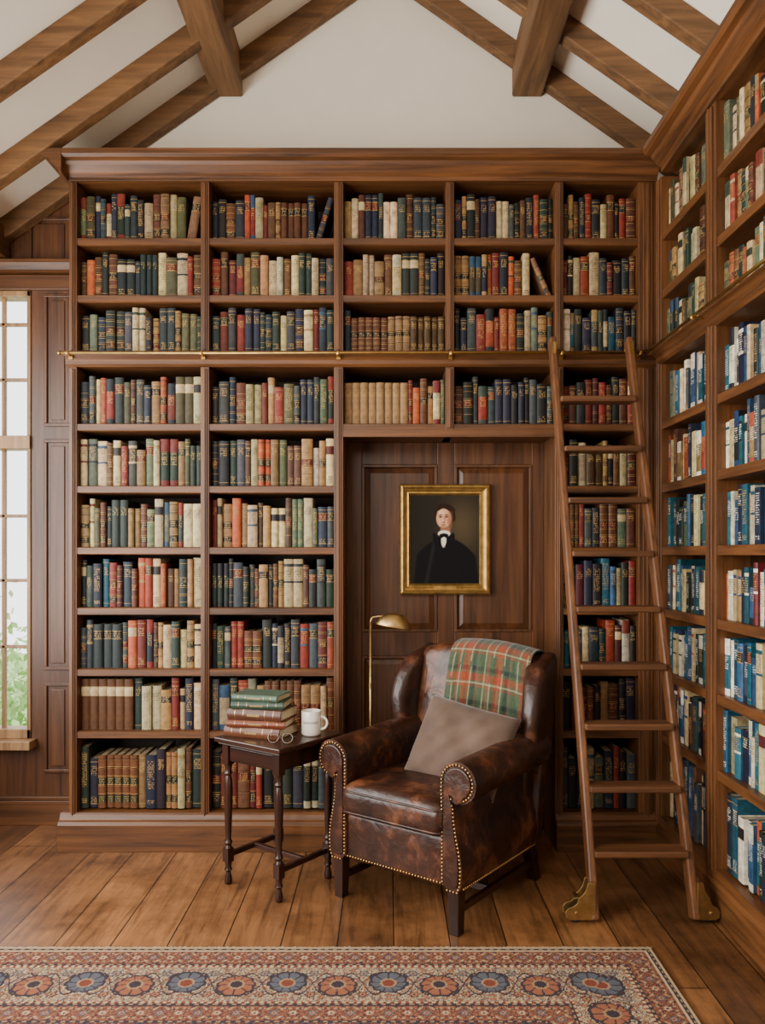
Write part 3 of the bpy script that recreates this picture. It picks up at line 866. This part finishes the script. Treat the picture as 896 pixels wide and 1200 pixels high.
# ------------------------------------------------------------------ painting
PY=4.235
pX0,pX1=(468-CX)*PY/F,(575-CX)*PY/F; pZ0,pZ1=EYE-(697-CY)*PY/F,EYE-(567-CY)*PY/F
pc=empty('framed_painting',((pX0+pX1)/2,YN-.02,pZ0),label='gilt-framed oil portrait of a dark-haired man in black coat',category='painting')
fw=.058
b=MB()
pr=[(0,.0),(.0,.030),(.008,.042),(.018,.046),(.024,.036),(.034,.030),(.040,.024),(.048,.026),(.058,.012),(.058,0)]
def ring(i,o_,dy):
    x0,x1,z0,z1=pX0+o_,pX1-o_,pZ0+o_,pZ1-o_
    return [(x0,YN-.022-dy,z0),(x1,YN-.022-dy,z0),(x1,YN-.022-dy,z1),(x0,YN-.022-dy,z1)]
vs=[];fs=[]
for i,(o_,dy) in enumerate(pr): vs+=ring(i,o_,dy)
for i in range(len(pr)-1):
    for k in range(4):
        k2=(k+1)%4;fs.append((i*4+k,i*4+k2,(i+1)*4+k2,(i+1)*4+k))
b.add(vs,fs)
xm=(pX0+pX1)/2
b.box(xm-.06,xm+.06,YN-.022-.034,YN-.022-.028,pZ0+.028,pZ0+.044)
fin(b,'frame',GILT,parent=pc,world=True,label='moulded gilt frame')
nu,nv=180,220
u,v=np.meshgrid(np.linspace(0,1,nu),np.linspace(0,1,nv))
a_=(pX1-pX0-2*fw)/(pZ1-pZ0-2*fw)
col=np.zeros(u.shape+(3,))+LN((34,30,24))
col=mix(col,LN((84,70,48)),.8*np.exp(-(((u-.74)/.26)**2+((v-.66)/.28)**2)))
U=(u-.5)*a_;Vv=v
def ell(cx,cy,rx,ry,soft=.02,rot=0):
    c,s_=math.cos(rot),math.sin(rot);x=(U-cx);y=(Vv-cy);xx=x*c+y*s_;yy=-x*s_+y*c
    d=np.sqrt((xx/rx)**2+(yy/ry)**2);return 1-sst(1-soft/rx*.5,1+soft/rx*.5,d)
BLK=LN((10,9,11));HAIR=LN((40,25,15))
sh=.52-.17*(np.abs(U-.01)/.30)**2.0
wid=.30+.05*(1-np.clip(Vv/.4,0,1))
coat=(1-sst(sh-.012,sh+.012,Vv))*(1-sst(wid,wid+.03,np.abs(U-.015)))
col=mix(col,BLK,coat)
col=mix(col,LN((34,32,34)),coat*np.exp(-(((U+.15-.2*(Vv-.3))/.02)**2))*.7)
col=mix(col,HAIR,ell(-.005,.80,.108,.102,.02))
col=mix(col,HAIR,ell(-.085,.765,.034,.060,.02));col=mix(col,HAIR,ell(.080,.755,.040,.068,.02))
col=mix(col,LN((150,100,72)),ell(.005,.60,.055,.07,.015))
col=mix(col,LN((216,162,126)),ell(-.012,.735,.082,.108,.014))
col=mix(col,LN((140,92,64)),ell(.054,.72,.026,.09,.04)*.75)
col=mix(col,LN((120,78,56)),ell(-.01,.635,.05,.018,.02)*.5)
col=mix(col,LN((238,192,154)),ell(-.04,.80,.036,.03,.04)*.8)
col=mix(col,LN((226,168,130)),ell(-.05,.705,.02,.024,.03)*.7)
col=mix(col,HAIR,ell(.045,.855,.08,.030,.015,-.45))
col=mix(col,HAIR,ell(-.062,.850,.045,.022,.015,.6))
for sx in (-.048,.018):
    col=mix(col,LN((44,27,18)),ell(sx,.775,.022,.0055,.006))
    col=mix(col,LN((130,86,62)),ell(sx,.753,.022,.013,.012)*.85)
    col=mix(col,LN((18,13,11)),ell(sx,.751,.0095,.007,.004))
col=mix(col,LN((150,98,70)),ell(-.004,.722,.009,.034,.012)*.7)
col=mix(col,LN((242,198,162)),ell(-.018,.712,.007,.024,.008)*.6)
col=mix(col,LN((90,52,38)),ell(-.014,.690,.018,.0055,.006)*.9)
col=mix(col,LN((144,66,52)),ell(-.016,.664,.028,.007,.006))
col=mix(col,LN((232,222,204)),ell(-.008,.565,.068,.036,.01))
col=mix(col,LN((228,218,200)),ell(-.012,.49,.028,.075,.012))
col=mix(col,BLK,ell(-.01,.548,.052,.020,.008));col=mix(col,BLK,ell(-.045,.525,.036,.014,.008,.4));col=mix(col,BLK,ell(.026,.525,.036,.014,.008,-.4))
col=mix(col,BLK,ell(-.080,.45,.035,.13,.01,.35));col=mix(col,BLK,ell(.052,.45,.04,.13,.01,-.35))
xx=pX0+fw-.004+u*(pX1-pX0-2*fw+.008);zz=pZ0+fw-.004+v*(pZ1-pZ0-2*fw+.008)
P3=np.stack([xx-pc.location.x,np.full(u.shape,YN-.032-pc.location.y),zz-pc.location.z],-1)
grid_obj('canvas',P3,col,PAINTM,parent=pc,label='dark oil portrait canvas')
fin(MB().box(pX0+.006,pX1-.006,YN-.03,YN-.0185,pZ0+.006,pZ1-.006),'backing_board',WIN,parent=pc,world=True)

# ------------------------------------------------------------------ armchair
ANG=math.radians(-37.2)
ch=empty('wingback_armchair',(.2026,3.507,0),ANG,label='dark brown leather wingback armchair with brass nailhead trim',category='armchair')
def A(mb,name,mat,**kw): return fin(mb,name,mat,parent=ch,**kw)
BYO=.065      # back pushed toward the rear
ZC=.672
b=MB().rbox((.305,.33,.10),.02,4,2,c=(0,.025,.27))
A(b,'seat_base',LEATHER,smooth=True)
def cush(x,y,z):
    k=max(0,1-(x/.26)**2)*max(0,1-(y/.29)**2)
    if z>0: z+=.030*k**.6
    f=1+.02*math.cos(z/.07*1.5)
    return (x*f,y*f,z)
b=MB().rbox((.25,.295,.068),.045,10,4,c=(0,-.045,.428),deform=cush)
A(b,'seat_cushion',LEATHER,smooth=True,label='plump worn leather seat cushion')
for zz in (.385,.470):
    pts=[]
    hx,hy,rr=.252,.297,.045
    for k in range(4):
        cx_,cy_=[(1,1),(-1,1),(-1,-1),(1,-1)][k]
        for j in range(6):
            a=math.pi/2*k+math.pi/2*j/5
            pts.append((cx_*(hx-rr)+rr*math.cos(a),cy_*(hy-rr)+rr*math.sin(a)-.045,zz))
    pts.append(pts[0]);A(MB().tube(pts,.005,8,caps=False),'piping',LEATHER,smooth=True)
AC=(.314,.586);AR=.080
def armprof(sg):
    pts=[(.238,.20),(.238,.40),(.234,.55)]
    for k in range(0,19):
        a=math.radians(176-k*(176+128)/18)
        pts.append((AC[0]+AR*math.cos(a),AC[1]+AR*math.sin(a)))
    pts+=[(.292,.49),(.296,.44),(.308,.38),(.324,.32),(.332,.26),(.328,.20),(.315,.172),(.262,.172)]
    return [(sg*p,q) for p,q in pts]
def walk(pts,sp):
    out=[];acc=0
    for i in range(len(pts)-1):
        a=Vector(pts[i]);c=Vector(pts[i+1]);L=(c-a).length;t=acc
        if L<1e-6: continue
        while t<L: out.append(a+(c-a)*(t/L));t+=sp
        acc=t-L
    return out
for sg in (-1,1):
    pf=armprof(sg)
    b=MB();n=len(pf);ny=10;vs=[];fs=[]
    for j in range(ny+1):
        y=-.315+.63*j/ny
        rise=.022*(j/ny)
        for (p,q) in pf:
            vs.append((p,y,q+(rise if q>.45 else 0)))
    for j in range(ny):
        for i in range(n):
            i2=(i+1)%n;fs.append((j*n+i,j*n+i2,(j+1)*n+i2,(j+1)*n+i))
    fs.append(tuple(range(n)));fs.append(tuple(ny*n+i for i in range(n-1,-1,-1)))
    b.add(vs,fs)
    A(b,'arm',LEATHER,smooth='auto')
    inner=[]
    for (p,q) in pf:
        cx0=sg*.285 if q<.51 else sg*AC[0]
        inner.append((cx0+(p-cx0)*.74, AC[1]+(q-AC[1])*.74 if q>=.51 else min(max(q,.19),.55)))
    b=MB().extrude(inner,'y',-.325,-.312)
    A(b,'arm_facing',LEATHER,bevel=.004)
    nb=MB()
    pth=[((p-(sg*.29))*.87+sg*.29,q if q<.5 else AC[1]+(q-AC[1])*.87) for (p,q) in pf]
    for p in walk([Vector((a,-.318,c)) for a,c in pth],.0145): nb.ball(p,.0052,6,4)
    for p in walk([Vector((sg*.330,-.30,.185)),Vector((sg*.320,.30,.185))],.0145): nb.ball(p,.005,6,4)
    A(nb,'nailhead_trim',NAIL,smooth=True)
nb=MB()
for p in walk([Vector((-.25,-.307,.188)),Vector((.25,-.307,.188))],.0145): nb.ball(p,.005,6,4)
A(nb,'nailhead_trim',NAIL,smooth=True)
REC=.17
def backdef(x,y,z):
    if z>.1: z=z+.035*(1-(x/.30)**2)*min(1,(z-.1)/.2)
    if y<0: y-= .022*max(0,1-(x/.29)**2)*max(0,1-((z)/.36)**2)
    return (x,y+REC*z,z)
b=MB().rbox((.305,.065,.333),.045,10,4,c=(0,.265+BYO,ZC),deform=backdef)
A(b,'backrest',LEATHER,smooth=True,label='padded high leather back')
b=MB().rbox((.335,.035,.375),.02,4,2,c=(0,.325+BYO,.57),deform=lambda x,y,z:(x,y+REC*(z-.1)*.9,z))
A(b,'outer_back',LEATHER,smooth=True)
for sg in (-1,1):
    def wd(x,y,z,sg=sg):
        t=min(1,max(0,(z+.23)/.46))
        s0=lambda q: max(0,math.sin(math.pi*min(1,max(0,q))))
        fr_=.76+.30*s0(t*1.02)**.8 if t<.62 else .76+.30*s0(.62)**.8-.30*((t-.62)/.38)**1.6
        s_=min(1,max(0,(.12-y)/.24))
        yy=.12-s_*.24*fr_
        zz=z+(.02*s_ if t<.5 else -.05*s_*((t-.5)/.5)**1.5)
        xx=x+sg*.032*s_*s0(t*.9+.1)
        return (xx,yy+REC*z*.9,zz)
    b=MB().rbox((.044,.12,.23),.042,8,4,c=(sg*.320,.245+BYO,.79),deform=wd)
    A(b,'wing',LEATHER,smooth=True)
for sg in (-1,1):
    b=MB();x=sg*.288
    w0,w1=.026,.021
    vs=[(x+i*w1,-.285+j*w1,0) for i,j in((-1,-1),(1,-1),(1,1),(-1,1))]+[(x+i*w0,-.285+j*w0,.18) for i,j in((-1,-1),(1,-1),(1,1),(-1,1))]
    b.add(vs,[(3,2,1,0),(4,5,6,7),(0,1,5,4),(1,2,6,5),(2,3,7,6),(3,0,4,7)])
    A(b,'leg',MAH,bevel=.003)
    b=MB();x=sg*.28
    vs=[(x+i*w1,.375+j*w1,0) for i,j in((-1,-1),(1,-1),(1,1),(-1,1))]+[(x+i*w0,.315+j*w0,.20) for i,j in((-1,-1),(1,-1),(1,1),(-1,1))]
    b.add(vs,[(3,2,1,0),(4,5,6,7),(0,1,5,4),(1,2,6,5),(2,3,7,6),(3,0,4,7)])
    A(b,'leg',MAH,bevel=.003)
    A(MB().beam((sg*.286,-.27,.085),(sg*.281,.345,.085),.02,.028),'stretcher',MAHX,bevel=.002)
A(MB().beam((-.283,-.02,.085),(.283,-.02,.085),.02,.028,side=Vector((0,1,0))),'stretcher',MAHX,bevel=.002)
chM=Matrix.Translation(ch.location)@Matrix.Rotation(ANG,4,'Z')

# throw over the back
nu,nv=84,130
x0t,x1t=-.115,.30
def topz(x): return ZC+.333+.035*(1-(x/.30)**2)
us=np.linspace(0,1,nu)
P3=np.zeros((nv,nu,3));UVt=np.zeros((nv,nu,2))
for j,uu in enumerate(us):
    for i in range(nv):
        s_=i/(nv-1)
        tot=.29+.15+.40; d=s_*tot
        x=x0t+(x1t-x0t)*uu + .012*math.sin(d*9+1)*(uu-.5)
        zt=topz(max(-.29,min(.29,x)))
        off=.012
        def yf(z): return BYO+.265+REC*(z-ZC)-.065-.022*max(0,1-((z-ZC)/.36)**2)*max(0,1-(x/.29)**2)-off
        def yb_(z): return BYO+.265+REC*(z-ZC)+.075+.02+off
        zc=zt-.05
        if d<.24: z=zc-.24+d; y=yf(z)
        elif d<.24+.24:
            a=(d-.24)/.24*math.pi
            ya,yb2=yf(zc),yb_(zc);cy_=(ya+yb2)/2;ry=(yb2-ya)/2
            y=cy_-ry*math.cos(a);z=zc+(.05+off)*math.sin(a)
        else:
            z=zc-(d-.48);y=yb_(z)
        wr=.007*math.sin(x*62+d*5)+.004*math.sin(x*27-d*11)
        fade=1 if d<.24 or d>.48 else .4
        y+= -abs(wr)*fade
        P3[i,j]=(x,y,z);UVt[i,j]=(x,d)
GRN,TRD,TCR,TDK=LN((66,80,60)),LN((138,62,40)),LN((176,160,124)),LN((32,46,46))
def sett(t):
    p=.15;q=np.mod(t,p)
    c=np.zeros(t.shape+(3,))+GRN
    for lo,hi,cc in ((.0,.030,TRD),(.034,.038,TCR),(.045,.062,TDK),(.066,.070,TRD),(.100,.104,TCR),(.118,.128,TRD),(.134,.138,TCR)):
        m=((q>=lo)&(q<hi)).astype(float);c=mix(c,cc,m)
    return c
c1=sett(UVt[...,0]*.9+.03);c2=sett(UVt[...,1]+.02)
th=grid_obj('throw_blanket',P3,(c1+c2)/2*(.85+.3*np.random.RandomState(2).rand(nv,nu))[...,None],THROWM,solid=.006,label='green and rust tartan wool throw draped over the chair back',category='blanket')
lm=Matrix.Translation(th.location);th.matrix_world=chM@lm
b=MB();r2=random.Random(9)
for k in range(70):
    j=int(k/69*(nu-1));p=P3[0,j]
    b.tube([(p[0],p[1],p[2]),(p[0]+r2.uniform(-.003,.003),p[1]-.002,p[2]-.012),(p[0]+r2.uniform(-.006,.006),p[1]-.001,p[2]-.026)],.0016,5)
fr=fin(b,'fringe',plain('throw_fringe',(120,90,60),.95),kind='stuff',recalc=False)
loc0=fr.location.copy();fr.parent=th;fr.location=loc0-Vector(lm.translation)

# pillow
def pillow(hw,hh,T,n=30):
    V=[];Fq=[]
    for sd in (1,-1):
        for j in range(n+1):
            for i in range(n+1):
                a=-1+2*i/n;c=-1+2*j/n
                k=max(0,(1-abs(a)**3))*max(0,(1-abs(c)**3))
                t_=T*k**.5
                pin=1-.035*(1-abs(a)**2)*abs(c)**2; pin2=1-.035*(1-abs(c)**2)*abs(a)**2
                wr=.006*math.sin(a*7+c*5)*k+.005*math.sin(a*13-c*9)*k
                V.append((a*hw*pin2,sd*-(t_)+ (wr if sd>0 else 0),c*hh*pin))
    m=(n+1)**2
    for sd in range(2):
        for j in range(n):
            for i in range(n):
                q=[sd*m+j*(n+1)+i,sd*m+j*(n+1)+i+1,sd*m+(j+1)*(n+1)+i+1,sd*m+(j+1)*(n+1)+i]
                Fq.append(tuple(q if sd==0 else q[::-1]))
    return V,Fq
V,Fq=pillow(.215,.182,.082)
me=bpy.data.meshes.new('cushion');me.from_pydata(V,[],Fq)
bm=bmesh.new();bm.from_mesh(me);bmesh.ops.remove_doubles(bm,verts=bm.verts,dist=.0008);bmesh.ops.recalc_face_normals(bm,faces=bm.faces);bm.to_mesh(me);bm.free()
me.polygons.foreach_set('use_smooth',[True]*len(me.polygons));me.materials.append(VELVET)
cu=bpy.data.objects.new('cushion',me);COLL.objects.link(cu)
cu.matrix_world=Matrix.Translation((.312,3.47,.634))@Matrix.Rotation(math.radians(-26),4,'Z')@Matrix.Rotation(math.radians(-28),4,'X')@Matrix.Rotation(math.radians(11),4,'Y')
setp(cu,label='square taupe velvet cushion leaning on the armchair seat',category='cushion')

# ------------------------------------------------------------------ side table
TC=(-.488,3.61);TA=math.radians(-37)
tb=empty('side_table',(TC[0],TC[1],0),TA,label='small square dark mahogany side table with turned legs',category='side table')
def T_(mb,name,mat,**kw): return fin(mb,name,mat,parent=tb,**kw)
H=.65
b=MB();b.box(-.2,.2,-.2,.2,H-.022,H);b.box(-.188,.188,-.188,.188,H-.032,H-.022)
T_(b,'table_top',MAHX,bevel=.005)
b=MB()
for s_ in (-1,1):
    b.box(-.15,.15,s_*.155-.009,s_*.155+.009,H-.105,H-.032);b.box(s_*.155-.009,s_*.155+.009,-.15,.15,H-.105,H-.032)
b.box(-.13,.13,-.168,-.163,H-.095,H-.04)
T_(b,'apron',MAHX,bevel=.002)
for sx in (-1,1):
    for sy in (-1,1):
        x,y=sx*.155,sy*.155;b=MB()
        q=.019
        b.box(x-q,x+q,y-q,y+q,H-.12,H-.032)
        b.box(x-q*.9,x+q*.9,y-q*.9,y+q*.9,.10,.16)
        b.lathe([(.012,0),(.015,.004),(.018,.02),(.012,.045),(.010,.055),(.018,.065),(.013,.078),(.017,.10)],(x,y,0),16)
        b.lathe([(.017,.16),(.013,.172),(.0185,.185),(.012,.20),(.015,.26),(.0185,.36),(.0195,.42),(.016,.465),(.012,.478),(.0185,.49),(.013,.502),(.0185,.53)],(x,y,0),16)
        T_(b,'leg',MAH,smooth='auto')
for s_ in (-1,1):
    T_(MB().beam((s_*.155,-.14,.13),(s_*.155,.14,.13),.02,.022),'stretcher',MAHX,bevel=.002)
T_(MB().beam((-.145,0,.13),(.145,0,.13),.02,.022,side=Vector((0,1,0))),'stretcher',MAHX,bevel=.002)
tM=Matrix.Translation((TC[0],TC[1],0))@Matrix.Rotation(TA,4,'Z')
z=H+.0005
specs=[(.27,.185,.044,(96,54,32),-6,'brown'),(.265,.18,.030,(112,56,34),4,'russet'),(.255,.175,.046,(80,44,28),-3,'dark brown'),(.235,.165,.033,(50,70,58),7,'green'),(.215,.155,.028,(72,94,78),-2,'sage green')]
for (L,Dp,t,c,yaw,nm) in specs:
    cm=plain('stack_cover',c,.45,var=.15,vscale=14,bump=.15)
    loc=tM@Vector((-.072+rnd.uniform(-.006,.006),-.025+rnd.uniform(-.006,.006),z))
    bk=empty('book',loc,math.radians(-14+yaw),label=nm+' hardback book lying in a stack on the table',category='book',group='books stacked on the side table')
    b=MB();bt=.0035
    b.box(-L/2,L/2,-Dp/2,Dp/2,0,bt);b.box(-L/2,L/2,-Dp/2,Dp/2,t-bt,t)
    arc=[(-Dp/2,0)]+[(-Dp/2-.008*math.sin(math.pi*k/8),t*k/8) for k in range(1,8)]+[(-Dp/2,t),(-Dp/2+.004,t),(-Dp/2+.004,0)]
    b.extrude(arc,'x',-L/2,L/2)
    fin(b,'cover',cm,parent=bk)
    b=MB().box(-L/2+.005,L/2-.005,-Dp/2+.0045,Dp/2-.006,bt+.0002,t-bt-.0002);fin(b,'pages',PAGES,parent=bk)
    b=MB()
    for xx in (-.36,-.2,.2,.36):
        arc2=[(-Dp/2-.0006-.008*math.sin(math.pi*k/8)*1.03,t*k/8) for k in range(0,9)]
        arc2=arc2+[(p+.0005,q) for p,q in arc2[::-1]]
        b.extrude(arc2,'x',L*xx,L*xx+.003)
    for k in range(7):
        b.box(-.03+k*.0085,-.0245+k*.0085,-Dp/2-.0088,-Dp/2-.0075,t*.38,t*.62)
    fin(b,'gilt_tooling',ABRASS,parent=bk,kind='stuff')
    z+=t+.0006
# mug
mp=tM@Vector((.118,.085,H+.0005))
mug=empty('mug',mp,math.radians(0),label='white ceramic mug with dark lettering on the side table',category='mug')
b=MB();R=.044;hm=.108
b.lathe([(.001,.0),(.036,.0),(.040,.003),(R,.012),(R,hm-.003),(R-.001,hm),(R-.003,hm),(R-.004,hm-.004),(R-.004,.012),(.001,.010)],(0,0,0),36)
fin(b,'mug_body',CERAM,parent=mug,smooth=True)
pts=[(R-.002+.030*math.sin(math.pi*k/12),0,.026+.058*(1-math.cos(math.pi*k/12))/2*1.0) for k in range(13)]
fin(MB().tube(pts,.0055,10),'handle',CERAM,parent=mug,smooth=True)
mug.rotation_euler=(0,0,math.radians(-8))
cv=bpy.data.curves.new('lettering','FONT');cv.body='HARVARD';cv.size=.0165;cv.align_x='CENTER';cv.extrude=0
tob=bpy.data.objects.new('tmp',cv);COLL.objects.link(tob)
dg=bpy.context.evaluated_depsgraph_get();tm=bpy.data.meshes.new_from_object(tob.evaluated_get(dg));bpy.data.objects.remove(tob)
for vv in tm.vertices:
    a=-math.pi/2+math.radians(8)+vv.co.x/R;zz=vv.co.y+.055
    vv.co=Vector(((R+.0006)*math.cos(a),(R+.0006)*math.sin(a),zz))
tm.materials.clear();tm.materials.append(INKM)
to=bpy.data.objects.new('lettering',tm);COLL.objects.link(to);to.parent=mug
# glasses
gp=tM@Vector((.125,-.115,H))
gl=empty('eyeglasses',gp,math.radians(-10),label='round tortoiseshell eyeglasses lying on the side table',category='eyeglasses')
for sx in (-1,1):
    pts=[(sx*.031+.023*math.cos(2*math.pi*k/24),.006*math.sin(2*math.pi*k/24),.0235+.0195*math.sin(2*math.pi*k/24)) for k in range(25)]
    fin(MB().tube(pts,.003,8,caps=False),'rim',LENS,parent=gl,smooth=True)
    fin(MB().tube([(sx*.055,.0,.028),(sx*.056,.03,.022),(sx*.045,.07,.012),(sx*.04,.085,.004)],.0024,8),'temple',LENS,parent=gl,smooth=True)
fin(MB().tube([(-.009,0,.027),(0,-.002,.031),(.009,0,.027)],.0024,8),'bridge',LENS,parent=gl,smooth=True)

# ------------------------------------------------------------------ floor lamp
lx,ly=-.089,4.03
lp=empty('floor_lamp',(lx,ly,0),0,label='slim brass pharmacy floor lamp standing behind the armchair',category='lamp')
fin(MB().lathe([(.001,0),(.105,0),(.108,.006),(.10,.014),(.03,.024),(.014,.04),(.012,.06),(.001,.062)],(0,0,0),32),'base',ABRASS,parent=lp,smooth=True)
zt=1.45-(735-650)*ly/F+.048
fin(MB().tube([(0,0,.04),(0,0,zt-.02)],.0065,12),'pole',ABRASS,parent=lp,smooth=True)
pts=[(0,0,zt-.03)]+[(.018-.018*math.cos(a),0,zt-.03+.03*math.sin(a)*1.1) for a in [math.pi/2*k/6 for k in range(1,7)]]+[(.04,-.005,zt+.006),(.075,-.012,zt+.012)]
fin(MB().tube(pts,.005,10),'arm',ABRASS,parent=lp,smooth=True)
fin(MB().lathe([(.001,-.014),(.009,-.013),(.009,.013),(.001,.014)],(0,0,.80),14),'height_knob',ABRASS,parent=lp)
M=Matrix.Translation((.118,-.02,zt-.022))@Matrix.Rotation(math.radians(10),4,'Y')
b=MB().lathe([(.088,-.024),(.089,-.020),(.072,.012),(.052,.034),(.030,.044),(.001,.046),(.001,.043),(.029,.041),(.050,.031),(.070,.010),(.0865,-.022)],(0,0,0),32,M=M,sy=.62)
fin(b,'lamp_shade',ABRASS,parent=lp,smooth=True)
fin(MB().lathe([(.001,.0),(.014,.004),(.014,.03),(.001,.034)],(0,0,0),16,M=M),'bulb_holder',ABRASS,parent=lp)

# ------------------------------------------------------------------ ladder
fl,fr_=(.812,3.20),(1.208,3.20);tl,tr=(.782,3.885),(1.147,3.885);LZ=2.48
ld=empty('library_ladder',(1.0,3.5,0),0,label='tall oak rolling library ladder hooked on the brass rail',category='ladder')
def Lp(mb,name,mat,**kw): return fin(mb,name,mat,parent=ld,world=True,**kw)
def railpt(s_,z):
    t=z/LZ
    f,tt=(fl,tl) if s_<0 else (fr_,tr)
    return Vector((f[0]+(tt[0]-f[0])*t,f[1]+(tt[1]-f[1])*t,z))
for s_ in (-1,1):
    Lp(MB().beam(railpt(s_,.012),railpt(s_,LZ),.032,.06),'side_rail',LADZ,bevel=.008)
for k in range(9):
    z=.26+.243*k-.004*k
    a,c=railpt(-1,z),railpt(1,z)
    b=MB().box(a.x+.010,c.x-.010,a.y-.055,a.y+.045,z-.014,z+.012)
    Lp(b,'tread',LADX,bevel=.006)
for s_ in (-1,1):
    p=railpt(s_,RZ)
    b=MB()
    pts=[(p.x,p.y+.0,RZ+.045),(p.x,RY-.01,RZ+.040),(p.x,RY+.018,RZ+.022),(p.x,RY+.018,RZ-.004)]
    b.tube(pts,.006,8);b.box(p.x-.008,p.x+.008,p.y-.04,p.y-.030,RZ-.025,RZ+.03)
    Lp(b,'hook',BRASS)
    f=railpt(s_,.05)
    prof2=[(.012,.018),(-.085,.018),(-.105,.026),(-.108,.05),(-.096,.066),(-.074,.072),(-.06,.085),(-.055,.105),(-.04,.116),(-.028,.132),(-.018,.165),(.012,.165)]
    if s_>0: sc=.74
    else: sc=1
    pp=[((f.x-.012+p_*sc) if s_<0 else (f.x+.012-p_*sc),q) for p_,q in prof2]
    b=MB().extrude(pp,'y',f.y-.034,f.y-.022);b.extrude(pp,'y',f.y+.02,f.y+.03)
    xs_=[p_[0] for p_ in pp]
    b.box(min(xs_)+.04,max(xs_)-.04,f.y-.03,f.y+.025,.10,.106)
    wx=f.x-.012-.062*sc if s_<0 else f.x+.012+.062*sc
    b.lathe([(.009,-.004),(.009,.004)],(0,0,0),12,M=Matrix.Translation((wx,f.y-.036,.045))@Matrix.Rotation(math.pi/2,4,'X'))
    Lp(b,'caster_bracket',ABRASS,bevel=.002)
    b=MB().lathe([(.001,-.014),(.026,-.014),(.030,-.010),(.030,.010),(.026,.014),(.001,.014)],(0,0,0),24,M=Matrix.Translation((wx,f.y-.001,.030))@Matrix.Rotation(math.pi/2,4,'X'))
    Lp(b,'wheel',RUBBER)
